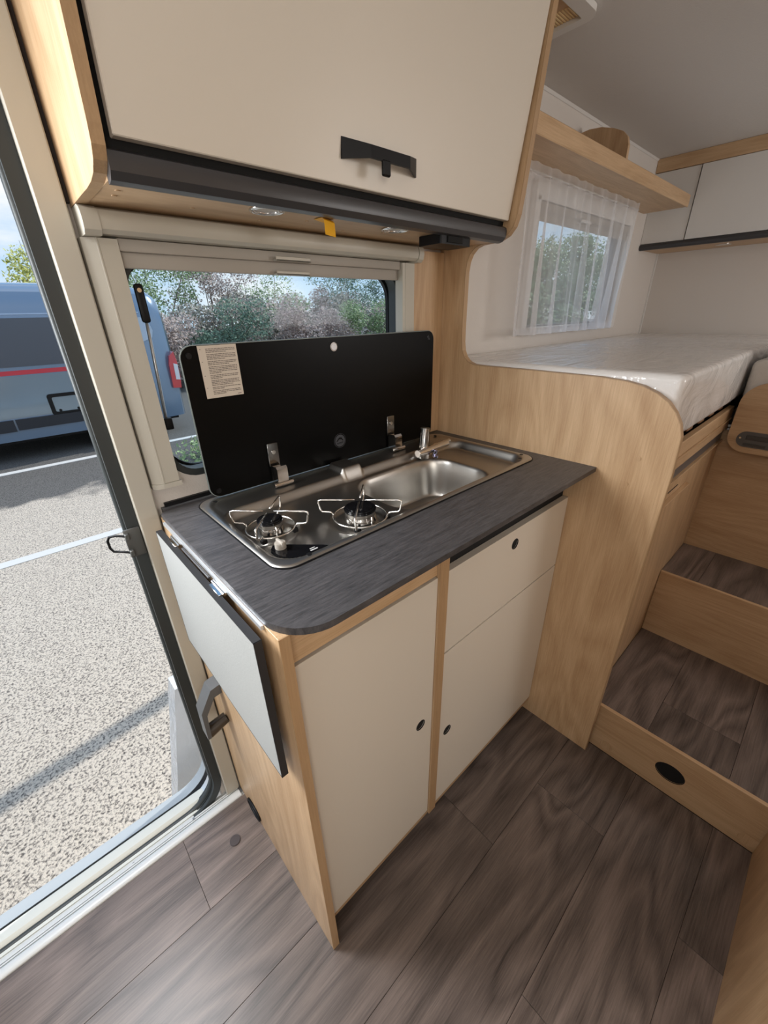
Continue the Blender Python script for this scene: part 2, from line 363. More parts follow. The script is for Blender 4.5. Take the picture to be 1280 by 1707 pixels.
# threshold profile
th = bpy.data.objects.new('trim_4', None); th.location = (-.38, .06, 0); COL.objects.link(th); th['kind'] = 'structure'
b = new()
P = [(.0305, -.045), (.0305, .001)]+[(.042-.0115*math.cos(math.radians(a)), .001+.006*math.sin(math.radians(a))) for a in range(20, 181, 20)]+[(.054, -.002), (.057, -.004), (.057, .001), (.060, .001), (.060, -.004), (.063, -.004), (.063, .0), (.067, .0), (.067, -.007), (.079, -.007), (.079, -.045)]
prof(b, P, DX0-.3, -.036); obj('threshold_nosing', b, whiteMet, th, smooth=30)
b = new()
P = [(.0795, -.045), (.0795, -.004), (.087, -.004), (.089, -.007), (.097, -.007), (.101, -.001), (.106, .003), (.126, .004), (.132, .001), (.132, -.004), (.1, -.0075), (.0985, -.045)]
prof(b, P, -.60, -.105); obj('threshold_clip', b, mat('ivory_plastic', (.66, .66, .60), .4), th, smooth=30)
b = new()
for x, y, z in ((-.48, .084, -.006), (-.33, .084, -.006), (-.14, .084, -.006), (-.31, .070, -.007), (-.16, .065, -.0)): cyl(b, (x, y, z+.0006), .003, .0014, seg=12)
obj('screws', b, mat('screw_metal', (.25, .25, .25), .4, metal=.8), th, kind='stuff')
# kitchen window
w1 = bpy.data.objects.new('window_1', None); w1.location = (.345, .1, .945); COL.objects.link(w1); w1['kind'] = 'structure'
b = new(); ribbon(b, rrect(KX0, KX1, KZ0, KZ1, .06), .014, .082, .112); obj('window_gasket', b, rubber, w1, smooth=40)
b = new(); plate(b, rrect(KX0-.03, KX1+.03, KZ0-.03, KZ1+.03, .07), [], .126, .131, 'y'); obj('pane', b, pane, w1, smooth=40)
b = new(); plate(b, rrect(KX0-.032, KX1+.032, KZ0-.032, KZ1+.032, .07), [rrect(KX0+.014, KX1-.014, KZ0+.014, KZ1-.014, .06)], .1155, .1255, 'y'); obj('pane_border', b, black, w1, smooth=40)
b = new(); ribbon(b, rrect(KX1-.05, KX1-.0115, KZ0+.02, KZ1-.012, [.0, .045, .045, 0]), .004, .10, .113)
# window stay
ws = empty('window_stay', (.044, .086, 1.27), 'thin aluminium window stay with black end brackets at left of kitchen window', 'window stay')
b = new(); box(b, .036, .050, .083, .0885, 1.235, 1.295, .004, 2); obj('upper_bracket', b, black, ws, smooth=40)
b = new(); cyl(b, (.0425, .0815, 1.285), .0035, .003, (0, 1, 0), 16); obj('screw', b, chrome, ws, smooth=40)
b = new(); tube(b, [(.045, .0925, 1.245), (.037, .098, 1.065)], .003, 10); obj('rod', b, alu, ws, smooth=True)
b = new(); box(b, .031, .046, .0885, .1015, 1.045, 1.068, .003, 2); obj('lower_bracket', b, black, ws, smooth=40)
# bed window
w2 = bpy.data.objects.new('window_2', None); w2.location = (1.65, .1, BZ0); COL.objects.link(w2); w2['kind'] = 'structure'
b = new(); plate(b, rrect(BX0-.03, BX1+.03, BZ0-.010, BZ1+.045, .01), [rrect(BX0+.002, BX1-.002, BZ0+.002, BZ1-.002, .012)], .060, .0795, 'y'); obj('window_frame', b, white, w2, smooth=40)
b = new(); ribbon(b, rrect(BX0, BX1, BZ0, BZ1, .06), .012, .082, .112); obj('window_gasket', b, plasticG, w2, smooth=40)
b = new(); plate(b, rrect(BX0-.03, BX1+.03, BZ0-.03, BZ1+.03, .07), [], .126, .131, 'y'); obj('pane', b, clear, w2, smooth=40)
b = new(); plate(b, rrect(BX0-.032, BX1+.032, BZ0-.032, BZ1+.032, .07), [rrect(BX0+.03, BX1-.03, BZ0+.02, BZ1-.03, .05)], .1155, .1255, 'y'); obj('pane_border', b, mat('grey_rubber', (.18, .19, .2), .5), w2, smooth=40)
b = new(); box(b, BX0+.004, BX1-.004, .071, .077, BZ1-.055, BZ1-.003, .002); obj('blind_slat', b, plasticG, w2)
b = new(); box(b, BX0+.004, BX1-.004, .066, .0705, BZ1-.028, BZ1-.003, .002); obj('blind_slat', b, plasticG, w2)
b = new(); box(b, BX0+.30, BX0+.38, .058, .0655, BZ1-.034, BZ1-.024, .002); obj('blind_handle', b, white, w2)
b = new(); cyl(b, (BX0-.012, .057, BZ1+.0), .005, .004, (0, 1, 0), 14); obj('screw_cap', b, plasticG, w2, smooth=40)
# ================================================================ ROLLER BLIND over kitchen window
bl = empty('window_blind', (.32, .06, .93), 'beige cassette blind with side rails around the kitchen window', 'blind')
b = new()
pr = [(.0795, 1.3885), (.040, 1.3885), (.033, 1.385), (.029, 1.378), (.028, 1.370), (.031, 1.361), (.038, 1.356), (.0795, 1.356)]
prof(b, pr, .0, .674); obj('cassette', b, plasticB, bl, smooth=30)
pr2 = [(.0795, 1.3895), (.040, 1.3895), (.031, 1.385), (.027, 1.378), (.026, 1.370), (.029, 1.359), (.036, 1.353), (.0795, 1.353)]
b = new(); prof(b, pr2, -.022, -.0002); obj('end_cap', b, plasticB, bl, smooth=30)
b = new(); prof(b, pr2, .6742, .6905); obj('end_cap', b, plasticB, bl, smooth=30)
for x0, x1, s in ((-.026, .022, 1), (.642, .690, 0)):
    b = new()
    plate(b, ([(x0, .0795), (x0+.001, .064), (x0+.007, .057), (x0+.018, .053), (x0+.019, .0515), (x0+.021, .0515), (x0+.022, .053), (x1, .0535), (x1, .0795)] if s else
              [(x0, .0795), (x0, .0535), (x0+.008, .0535), (x0+.009, .052), (x1-.006, .0535), (x1, .0605), (x1, .0795)]), [], .955, 1.3525, 'z')
    obj('side_rail', b, plasticB, bl, smooth=30)
    b = new(); plate(b, ([(x0-.001, .0795), (x0, .063), (x0+.006, .055), (x0+.018, .051), (x1+.003, .0505), (x1+.004, .0795)] if s else [(x0-.001, .0795), (x0-.001, .0505), (x1-.006, .0505), (x1+.001, .06), (x1+.001, .0795)]), [], .945, .9545, 'z')
    obj('rail_foot', b, plasticB, bl)
b = new(); box(b, .0225, .6415, .060, .068, 1.337, 1.3555, .003, 2); obj('pleated_slat', b, plasticG, bl, smooth=40)
b = new(); box(b, .0225, .6415, .0685, .0765, 1.315, 1.342, .003, 2); obj('pleated_slat', b, plasticG, bl, smooth=40)
b = new(); box(b, .290, .370, .047, .0596, 1.338, 1.341, .001); box(b, .290, .370, .047, .049, 1.338, 1.346, .001); obj('pull_handle', b, plasticB, bl)
b = new(); box(b, .293, .370, .055, .0681, 1.315, 1.318, .001); box(b, .293, .370, .055, .057, 1.315, 1.322, .001); obj('pull_handle', b, plasticB, bl)
# oak filler on wall right of window
struct('trim_5', box(new(), .692, .8125, .066, .0795, .901, 1.384), oakZ)
# ================================================================ OVERHEAD CABINET
oc = empty('overhead_cabinet', (.4, .0, 1.385), 'cream fronted oak overhead cupboard with black handle above the cooktop', 'cupboard')
def lprof(off=0):
    return [(.0795, 1.391), (-.055, 1.391), (-.082, 1.3925), (-.103, 1.397), (-.118, 1.406), (-.127, 1.418), (-.132, 1.435), (-.138, 1.47), (-.149, 1.53), (-.166, 1.65), (-.188, 1.815), (.0795, 1.815)]
b = new(); prof(b, lprof(), -.0225, -.0087); obj('side_panel', b, oakZ, oc)
b = new(); 
# front edge band following the curved nose
pl = lprof()[:-1]
ring = [(y-.0009, z-.0009) for y, z in pl]
P = ring+pl[::-1]; prof(b, P, -.0227, -.0085); obj('edge_band', b, oakEdge, oc)
b = new(); box(b, -.0084, .8125, -.100, .0785, 1.391, 1.403); obj('bottom_panel', b, oakX, oc)
b = new()
prof(b, [(-.1005, 1.387), (-.1005, 1.420), (-.113, 1.420), (-.121, 1.416), (-.1235, 1.408), (-.1215, 1.397), (-.114, 1.389), (-.106, 1.387)], -.0084, .8125); obj('grip_profile', b, anthr, oc, smooth=30)
# door (leans outwards)
def tilt(bm, y0, z0, k):
    for v in bm.verts: v.co.y -= (v.co.z-z0)*k
    return bm
b = new(); box(b, .0015, .8085, -.128, -.1135, 1.4285, 1.80, .0012); tilt(b, 0, 1.4285, .14); obj('door', b, cream, oc)
b = new(); box(b, -.0084, .8125, -.108, -.100, 1.403, 1.815); tilt(b, 0, 1.403, .14); obj('inner_frame', b, hole, oc)
dh = new()
# bow handle
pts = [(.321, -.0005), (.358, -.027), (.445, -.027), (.487, -.0005)]
hv = []
zts = [1.4855, 1.4765, 1.4765, 1.4855]; hb = [1.459, 1.460, 1.460, 1.459]
th_ = .004
for (x, y), zb, zt in zip(pts, hb, zts):
    hv.append([dh.verts.new((x, -.1365+y, zt)), dh.verts.new((x, -.1365+y, zb)), dh.verts.new((x, -.1365+y+th_, zb)), dh.verts.new((x, -.1365+y+th_, zt))])
for A, B in zip(hv[:-1], hv[1:]):
    for k in range(4): dh.faces.new([A[k], A[(k+1) % 4], B[(k+1) % 4], B[k]])
dh.faces.new(hv[0]); dh.faces.new(hv[-1][::-1])
box(dh, .381, .398, -.1665, -.1595, 1.441, 1.462, .002)
obj('handle', dh, black, oc)
b = new()
for x, y in ((.01, -.06), (.012, -.03), (.119, -.02), (.24, .0), (.31, -.04), (.50, -.03), (.42, .0)): cyl(b, (x, y, 1.3905), .0035, .001, seg=14)
obj('screw_cap', b, oakX, oc, kind='stuff')
# spot lights recessed in the bottom
def spot(x, y, lab):
    t = empty('spotlight', (x, y, 1.3905), lab, 'spotlight', 'spotlights under the overhead cupboard')
    b = new(); tube(b, [(x+.026*math.cos(a*math.pi/16), y+.026*math.sin(a*math.pi/16), 1.3893) for a in range(32)], .0022, 8, True); obj('bezel', b, chrome, t, smooth=True)
    b = new(); tube(b, [(x+.0205*math.cos(a*math.pi/16), y+.0205*math.sin(a*math.pi/16), 1.3893) for a in range(32)], .0016, 8, True); obj('inner_ring', b, chrome, t, smooth=True)
    b = new(); cyl(b, (x, y, 1.3902), .0255, .0014, seg=32); obj('lens', b, mat('frosted_lens', (.62, .62, .62), .15, metal=.5), t, smooth=40)
spot(.212, -.080, 'round chrome spotlight under the overhead cupboard, nearer the entrance door')
spot(.490, -.078, 'round chrome spotlight under the overhead cupboard, beside the black power outlet')
b = new()
yv = [(.315, -.095), (.337, -.083)]
for (t0, z) in ((0, 1.3905), (1, 1.3888)): pass
vs = []
for z, dy, tx in ((1.3903, .03, 0), (1.3893, .004, 0), (1.386, .0, .0), (1.366, .004, .004)):
    vs.append([b.verts.new((.310+tx, -.092+dy, z)), b.verts.new((.343+tx, -.077+dy, z))])
for A, B in zip(vs[:-1], vs[1:]): b.faces.new([A[0], A[1], B[1], B[0]])
ext = bmesh.ops.extrude_face_region(b, geom=b.faces[:])
for v in ext['geom']:
    if isinstance(v, bmesh.types.BMVert): v.co += Vector((0, -.0004, -.0004))
tag(obj('tape_strip', b, yellow), 'yellow tape strip dangling from underside of overhead cupboard', 'tape')
so_ = empty('power_outlet', (.66, -.07, 1.3905), 'flat black outlet housing under the right end of overhead cupboard', 'outlet')
b = new(); plate(b, rrect(.598, .700, -.105, -.040, .004), [], 1.372, 1.3905, 'z'); obj('housing', b, black, so_, smooth=40)
b = new(); box(b, .618, .668, -.1085, -.105, 1.375, 1.387, .001); obj('socket', b, hole, so_)
# ================================================================ PARTITION PANEL
part = [(.0795, 0.0005), (-.582, 0.0005), (-.5845, .92), (-.581, 1.000), (-.573, 1.026), (-.560, 1.047), (-.542, 1.066), (-.518, 1.081), (-.49, 1.092), (-.455, 1.099), (-.40, 1.103), (-.25, 1.105), (-.075, 1.106),
        (-.055, 1.107), (-.036, 1.113), (-.022, 1.125), (-.013, 1.142), (-.009, 1.165), (-.008, 1.20), (-.008, 1.335), (-.012, 1.358), (-.020, 1.374), (-.034, 1.386), (-.052, 1.391), (-.084, 1.392), (-.105, 1.394), (-.125, 1.402), (-.139, 1.417), (-.147, 1.44), (-.151, 1.475), (-.157, 1.54), (-.164, 1.62), (-.175, 1.74), (-.183, 1.819), (.0795, 1.819)]
pp_ = empty('partition_panel', (.82, -.25, 0), 'large oak partition with a curved cutout between kitchen counter and bed', 'partition')
b = new(); prof(b, part, .8135, .8285); obj('panel', b, oakZ, pp_)
b = new(); q = part[1:-1]; prof(b, [(y-.0006 if i > 12 and False else y, z) for i, (y, z) in enumerate(q)]+[(y+.0, z) for y, z in q[::-1]], .8130, .8290) if False else None
b.free()
# edge banding strip along the outline
b = new()
for sx in (0,):
    A = [];
    for i, (y, z) in enumerate(q):
        p0 = Vector(q[max(0, i-1)]); p1 = Vector(q[min(len(q)-1, i+1)]); t = (p1-p0).normalized(); nrm = Vector((-t.y, t.x))
        o1 = Vector((y, z)) + nrm*.0010*(1); o2 = Vector((y, z)) - nrm*.0006
        A.append([b.verts.new((.8128, o1.x, o1.y)), b.verts.new((.8292, o1.x, o1.y)), b.verts.new((.8292, o2.x, o2.y)), b.verts.new((.8128, o2.x, o2.y))])
    for P1, P2 in zip(A[:-1], A[1:]):
        for k in range(4): b.faces.new([P1[k], P1[(k+1) % 4], P2[(k+1) % 4], P2[k]])
obj('edge_band', b, oakEdge, pp_)
for y, z in ((-.516, .940), (-.504, .876), (-.444, .874)):
    b = new(); cyl(b, (.8128, y, z), .0055, .0012, (1, 0, 0), 20); cyl(b, (.8120, y, z), .0042, .0008, (1, 0, 0), 20); obj('screw_cap', b, oakZ, pp_, smooth=40)
# ================================================================ KITCHEN UNIT
ku = empty('kitchen_cabinet', (.4, -.15, 0), 'oak framed kitchen base cabinet with cream doors and finger holes', 'cabinet')
b = new(); box(b, -.028, -.013, -.407, .0575, .0005, .888, .0006); obj('side_panel', b, oakZ, ku)
b = new(); box(b, -.0282, -.0128, -.4078, -.4062, .0005, .888); obj('edge_band', b, oakEdge, ku)
FY = -.383
def front(name, x0, x1, z0, z1, holes, m=cream):
    o = obj(name, plate(new(), [(x0, z0), (x1, z0), (x1, z1), (x0, z1)], [circ(hx, hz, .0125, 24) for hx, hz in holes], FY, FY+.015, 'y'), m, ku)
    for hx, hz in holes:
        b = new(); tube(b, [(hx+.0127*math.cos(a*math.pi/14), FY+.0006, hz+.0127*math.sin(a*math.pi/14)) for a in range(28)], .0012, 6, True); cyl(b, (hx, FY+.0035, hz), .0124, .002, (0, 1, 0), 24)
        obj('finger_hole', b, hole, o, smooth=True)
    return o
front('door', -.0085, .2985, .068, .806, [(.2625, .437)])
front('door', .3265, .8105, .068, .5955, [(.3595, .329)])
front('drawer', .3265, .8105, .600, .806, [(.566, .767)])
b = new(); box(b, -.0125, .2990, FY+.003, FY+.0155, .810, .888); obj('top_rail', b, oakX, ku)
b = new(); box(b, -.0125, .2990, FY+.0155, FY+.017, .06, .888); box(b, .327, .8125, FY+.0165, FY+.018, .06, .888); obj('carcass_edge', b, hole, ku)
b = new(); plate(b, [(FY-.004, .055), (.05, .055), (.05, .74), (-.305, .74), (-.305, .888), (FY-.004, .888)], [], .3005, .3245, 'x'); obj('divider_panel', b, oakZ, ku)
b = new(); box(b, .3003, .3247, FY-.0046, FY-.0036, .055, .888); obj('edge_band', b, oakEdge, ku)
b = new(); box(b, -.0125, .3003, FY+.001, .05, .052, .0655, .0006); box(b, .3249, .8125, FY+.001, .05, .052, .0655, .0006); obj('bottom_panel', b, oakEdgeX, ku)
b = new(); box(b, -.0125, .8125, -.362, -.350, .0005, .0515); obj('plinth', b, mat('dark_plinth', (.05, .04, .035), .6), ku)
# grommet on the side
gr = empty('floor_air_outlet', (-.030, -.028, .028), 'black oval air outlet ring low on the cabinet side', 'outlet')
b = new(); tube(b, [(-.0305, -.046+.034*math.cos(a*math.pi/14), .03+.020*math.sin(a*math.pi/14)) for a in range(28)], .0035, 8, True); obj('ring', b, black, gr, smooth=True)
b = new(); plate(b, [(-.046+.033*math.cos(a*math.pi/14), .03+.019*math.sin(a*math.pi/14)) for a in range(28)], [], -.0302, -.0285, 'x'); obj('grille', b, hole, gr, smooth=40)
# floor plug
b = new(); cyl(b, (-.098, -.064, .0017), .0135, .0032, seg=32, bev=.001); tag(obj('floor_plug', b, mat('brown_plastic', (.055, .04, .038), .5), smooth=40), 'dark brown round plug cap on the floor beside threshold', 'plug')
# worktop
wt = empty('worktop', (.4, -.15, .8885), 'charcoal slate look worktop with rounded front corner', 'worktop')
def wout(d=0): return [(-.028+d, .045), (-.019+d, .0575), (-.019+d, .0797), (.8128, .0797), (.8128, -.434+d)]+[(p[0], p[1]) for p in arc(.040, -.366, .068-d, 270, 180, 10)]
b = new(); plate(b, wout(), [rrect(.047, .768, -.290, .036, .035)], .8885, .8995, 'z'); obj('slab', b, slateM, wt, smooth=30)
b = new(); box(b, -.012, .812, .0725, .0795, .9, .908); obj('rear_seal', b, black, wt)
# folding extension leaf
fp = empty('folding_worktop_leaf', (-.045, -.18, .615), 'dark folding worktop leaf, coloured pale as sky glare, hanging down beside the entrance', 'folding leaf')
b = new(); plate(b, rrect(-.384, .014, .615, .881, .004, 2), [], -.0505, -.0402, 'x')
for v in b.verts: pass
obj('leaf', b, mat('leaf_glare', (.36, .37, .36), .42, bump=(300, .2)), fp)  # pale colour carries the doorway's sky glare; the leaf itself is dark
b = new()
for (y0, y1, z0, z1) in ((-.3852, .0152, .881, .882), (-.3855, -.384, .614, .882), (.014, .0152, .614, .882), (-.3852, .0152, .6138, .615)):
    box(b, -.0508, -.0399, y0, y1, z0, z1)
obj('leaf_edge', b, mat('leaf_edge_black', (.018, .018, .02), .5), fp)
b = new(); box(b, -.0325, -.0285, -.37, .03, .882, .8885); obj('hinge_rail', b, alu, fp)
for y in (-.055, -.245):
    b = new(); cyl(b, (-.0362, y, .884), .0028, .045, (0, 1, 0), 12); box(b, -.044, -.030, y-.019, y+.019, .8822, .8838, .0005); obj('hinge', b, chrome, fp, smooth=40)
b = new(); cyl(b, (-.0362, -.15, .8835), .0022, .12, (0, 1, 0), 12); obj('hinge_pin', b, anthr, fp, smooth=40)
b = new()
box(b, -.064, -.0285, -.18, -.16, .52, .54); b.free()
# support bracket of the leaf / grab handle
gh = empty('leaf_support_bracket', (-.05, -.03, .37), 'dark grey wedge shaped plastic bracket on the cabinet side below the leaf', 'bracket')
b = new()
sec = [(-.030, .50), (-.030, .40), (-.078, .475), (-.070, .53), (-.044, .555), (-.030, .555)]
t = new(); plate(t, [(-.0285, .510), (-.050, .506), (-.080, .455), (-.082, .372), (-.074, .372), (-.070, .442), (-.046, .482), (-.0285, .484)], [], -.045, -.010, 'y'); merge(b, t)
obj('arm', b, mat('bracket_grey', (.10, .105, .11), .4), gh, smooth=30)
b = new(); cyl(b, (-.052, -.0275, .382), .0165, .046, (1, 0, .25), 24, r2=.013); obj('knob', b, mat('bronze_plastic', (.05, .038, .028), .25), gh, smooth=40)
# door retaining catch on the door seal
ct = empty('door_catch', (-.085, .095, .85), 'dark metal door catch with wire loop on the door seal', 'catch')
catM = mat('catch_grey', (.10, .10, .095), .4, metal=.5)
b = new(); box(b, -.096, -.0675, .0645, .0702, .820, .880, .002, 2); box(b, -.096, -.089, .056, .0702, .862, .874, .001); box(b, -.096, -.089, .056, .0702, .826, .838, .001); obj('catch_plate', b, catM, ct, smooth=40)
b = new(); tube(b, [(-.092, .062, .868), (-.108, .082, .868), (-.118, .088, .866), (-.122, .090, .858), (-.122, .090, .842), (-.118, .088, .834), (-.108, .082, .832), (-.092, .062, .832)], .0024, 8); obj('wire_loop', b, black, ct, smooth=True)
# ================================================================ COOKTOP AND SINK
cs = empty('cooktop_sink_unit', (.4, -.13, .89), 'brushed stainless two burner cooktop with sink set into worktop', 'cooktop')
RX0, RX1, RY0, RY1 = .0355, .778, -.300, .046
def sdrr(x, y, x0, x1, y0, y1, r):
    cx, cy = (x0+x1)/2, (y0+y1)/2; qx = abs(x-cx)-(x1-x0)/2+r; qy = abs(y-cy)-(y1-y0)/2+r
    return math.hypot(max(qx, 0), max(qy, 0))+min(max(qx, qy), 0)-r
def sm(a, b_, t):
    t = min(1, max(0, (t-a)/(b_-a))); return t*t*(3-2*t)
BN = [(.108, -.137, .0235), (.257, -.217, .031)]
def hz(x, y):
    z = .9035
    d = sdrr(x, y, .052, .760, -.284, -.034, .045); z -= .0185*sm(.004, -.014, d)
    d = sdrr(x, y, .052, .762, -.284, .038, .045); z -= .004*sm(.004, -.008, d)
    d = sdrr(x, y, .345, .652, -.272, -.058, .07); z -= .0015*sm(.006, .0, d)+.100*sm(.002, -.026, d)
    # shallow outer rim around the sink and rear bump
    for bx, by, r in BN:
        d = math.hypot(x-bx, y-by)-(r+.030); z -= .005*sm(.004, -.010, d)
        z += .003*sm(r+.006, r-.002, math.hypot(x-bx, y-by))
    d = sdrr(x, y, .352, .412, -.050, .028, .012); z += .014*sm(.003, -.006, d)*sm(-.06, -.03, y)
    return z
b = new(); nx, ny = 260, 124; G = []
for j in range(ny+1):
    row = []
    for i in range(nx+1):
        u = i/nx; v = j/ny; x = RX0+(RX1-RX0)*u; y = RY0+(RY1-RY0)*v
        # pull corners in to round the outline
        r = .034
        dx = min(x-RX0, RX1-x); dy = min(y-RY0, RY1-y)
        if dx < r and dy < r:
            a, c = r-dx, r-dy; m_ = max(a, c); h = math.hypot(a, c); s = m_/h if h > 0 else 1
            x = (RX0+r-a*s) if x < (RX0+RX1)/2 else (RX1-r+a*s); y = (RY0+r-c*s) if y < (RY0+RY1)/2 else (RY1-r+c*s)
        z = hz(x, y)
        if i in (0, nx) or j in (0, ny): z = .9
        elif i in (1, nx-1) or j in (1, ny-1): z = .9028
        row.append(b.verts.new((x, y, z)))
    G.append(row)
for j in range(ny):
    for i in range(nx): b.faces.new([G[j][i], G[j][i+1], G[j+1][i+1], G[j+1][i]])
obj('basin_tray', b, steel, cs, smooth=True)
b = new()
o_ = rrect(RX0-.0015, RX1+.0015, RY0-.0015, RY1+.0015, .036); i_ = rrect(RX0+.001, RX1-.001, RY0+.001, RY1-.001, .034)
plate(b, o_, [i_], .8996, .9012, 'z'); obj('rim_seal', b, black, cs, smooth=40)
for bx, by, r in BN:
    b = new(); cyl(b, (bx, by, .889), r*1.05, .010, seg=40, r2=r*.95); obj('burner_base', b, chrome, cs, smooth=40)
    b = new(); cyl(b, (bx, by, .8975), r*.93, .008, seg=40, bev=.001); br = obj('burner_ring', b, steel, cs, smooth=40)
    b = new(); cyl(b, (bx, by, .9045), r, .007, seg=40, bev=.002); cyl(b, (bx, by, .9085), r*.8, .002, seg=40, bev=.0008); obj('burner_cap', b, capM, cs, smooth=50)
    Rr = r+.021; b = new()
    tube(b, [(bx+Rr*math.cos(a*math.pi/20), by+Rr*math.sin(a*math.pi/20), .890) for a in range(40)], .0019, 8, True); sup = obj('pan_support', b, wire, cs, smooth=True)
    Ro = r+.049
    for k in range(4):
        a = math.radians(45+90*k); ca, sa = math.cos(a), math.sin(a); ta = math.radians(45+90*k+90); q = .0
        b = new()
        pr_ = [(.010, .9225), (Ro*.6, .9225), (Ro-.006, .9225), (Ro-.001, .921), (Ro, .917), (Ro-.003, .902), (Ro-.006, .898), (Rr+.006, .897), (Rr, .891)]
        tube(b, [(bx+ca*d, by+sa*d, z) for d, z in pr_], .0018, 8); obj('support_arm', b, wire, sup, smooth=True)
    for k in (0, 2, 3):
        a = math.radians(45+90*k); b = new(); box(b, bx+math.cos(a)*(Rr)-.005, bx+math.cos(a)*(Rr)+.005, by+math.sin(a)*Rr-.005, by+math.sin(a)*Rr+.005, .880, .8888, .001)
        obj('rubber_foot', b, black, sup)
    b = new(); tube(b, [(bx-.2*r, by-r*1.35, .883), (bx-.2*r, by-r*1.35, .903)], .0016, 8); obj('igniter', b, wire, cs, smooth=True)
b = new()
plate(b, [(.066, -.215), (.075, -.205), (.098, -.222), (.138, -.262), (.145, -.272), (.128, -.277), (.098, -.278), (.078, -.266), (.067, -.24)], [], .8855, .8925, 'z'); cp = obj('control_panel', b, capM, cs)
b = new(); box(b, .112, .126, -.266, -.263, .8926, .8928); box(b, .114, .124, -.260, -.258, .8926, .8928); obj('printed_mark', b, mat('white_print', (.6, .6, .6), .5), cp)
b = new(); cyl(b, (.081, -.222, .898), .0095, .012, seg=20, bev=.001); box(b, .0785, .0835, -.233, -.211, .898, .9075, .001); obj('knob', b, plasticG, cp, smooth=40)
b = new()
for x, y in ((.068, .018), (.748, .02), (.764, -.262), (.735, -.275), (.095, -.288)): cyl(b, (x, y, .9038), .0045, .001, seg=16)
obj('rubber_pad', b, black, cs, smooth=40, kind='stuff')
# sink drain
b = new(); cyl(b, (.48, -.16, .7785), .022, .003, seg=32, bev=.0008); obj('drain', b, chrome, cs, smooth=40)
# glass lid
ld = empty('glass_lid', (.4, .035, .905), 'black glass lid standing upright behind the cooktop', 'lid')
LX0, LX1, LZ0, LZ1 = .069, .742, .9055, 1.196
b = new(); plate(b, rrect(LX0, LX1, LZ0, LZ1, .022), [], .033, .0385, 'y'); obj('glass', b, lidM, ld, smooth=40)
b = new(); tube(b, [(p[0], .0358, p[1]) for p in rrect(LX0, LX1, LZ0, LZ1, .022)], .0021, 6, True); obj('polished_edge', b, mat('glass_edge', (.22, .25, .24), .2), ld, smooth=True)
for x, z in ((LX0+.014, LZ1-.016), (LX0+.016, LZ0+.013), (LX1-.016, LZ0+.013)):
    b = new(); cyl(b, (x, .032, z), .0055, .003, (0, 1, 0), 20, bev=.0008); obj('rubber_pad', b, black, ld, smooth=40)
b = new(); cyl(b, (.401, .0322, 1.176), .0095, .002, (0, 1, 0), 28); bd = obj('badge', b, chrome, ld, smooth=40)
b = new(); cyl(b, (.401, .031, 1.176), .0070, .001, (0, 1, 0), 28); obj('badge_face', b, mat('badge_white', (.75, .75, .78), .3), bd, smooth=40)
lb = new(); vsx = [(.1005, 1.1025), (.1735, 1.1025), (.1735, 1.1955), (.1005, 1.1955)]
plate(lb, vsx, [], .0324, .0329, 'y'); ws_ = obj('warning_label', lb, paper, ld)
b = new(); z = 1.190; rr = random.Random(3)
para = [3, 4, 3, 5, 3, 4, 2, 3]
for pi_, nl in enumerate(para):
    if pi_ in (0, 2, 4, 6): box(b, .104, .1058, .0320, .0323, z-.0011, z)
    for k in range(nl):
        x = .1145; xe = .168 if k < nl-1 else .135+rr.random()*.02
        while x < xe:
            w_ = .0022+rr.random()*.0055; box(b, x, min(x+w_, .1695), .0320, .0323, z-.00115, z); x += w_+.0009
        z -= .00275
    z -= .0012
box(b, .162, .169, .0320, .0323, 1.105, 1.1062)
obj('text_lines', b, ink, ws_, kind='stuff')
# round emblem: ring with mountain peak
b = new(); ex, ez = .401, .9585
tube(b, [(ex+.0175*math.cos(a*math.pi/20), .0328, ez+.0175*math.sin(a*math.pi/20)) for a in range(40)], .0005, 5, True)
plate(b, circ(ex, ez, .0150, 40), [[(ex-.0115, ez-.0005), (ex-.0015, ez+.009), (ex+.0008, ez+.0065), (ex+.003, ez+.009), (ex+.011, ez-.001), (ex+.0085, ez-.0015), (ex+.0025, ez+.0045), (ex+.0005, ez+.0015), (ex-.0012, ez+.005), (ex-.0085, ez-.0015)], [(ex-.010, ez-.0045), (ex+.0105, ez-.004), (ex+.0085, ez-.0075), (ex-.008, ez-.008)]], .0325, .0329, 'y')
em = obj('round_emblem', b, greyL, ld)
b = new()
for k in range(9): box(b, ex-.0078+k*.0018, ex-.0066+k*.0018, .0324, .0329, ez-.0070, ez-.0052)
obj('emblem_lettering', b, greyL, em)
b = new()
for k, (x, z) in enumerate(((.716, 1.180), (.7185, 1.1825), (.721, 1.179), (.719, 1.175), (.7235, 1.1745))): box(b, x, x+.002, .0325, .0329, z, z+.003)
obj('corner_print', b, greyL, ld)
for hx in (.217, .573):
    b = new()
    box(b, hx-.013, hx+.013, .0295, .0328, .940, .992, .0012)
    hg = obj('hinge_plate', b, mat('dark_chrome', (.25, .25, .25), .15, metal=1), ld, smooth=40)
    b = new(); cyl(b, (hx, .0286, .972), .0045, .002, (0, 1, 0), 20); obj('screw', b, chrome, hg, smooth=40)
    b = new(); plate(b, [(.0275, .905), (.0275, .938), (.020, .944), (.004, .9455), (-.0005, .940), (-.001, .905)], [], hx-.0125, hx+.0125, 'x'); obj('hinge_block', b, chrome, hg, smooth=30)
    b = new(); cyl(b, (hx, .001, .9065), .0055, .046, (1, 0, 0), 20, bev=.001); obj('hinge_barrel', b, chrome, hg, smooth=40)
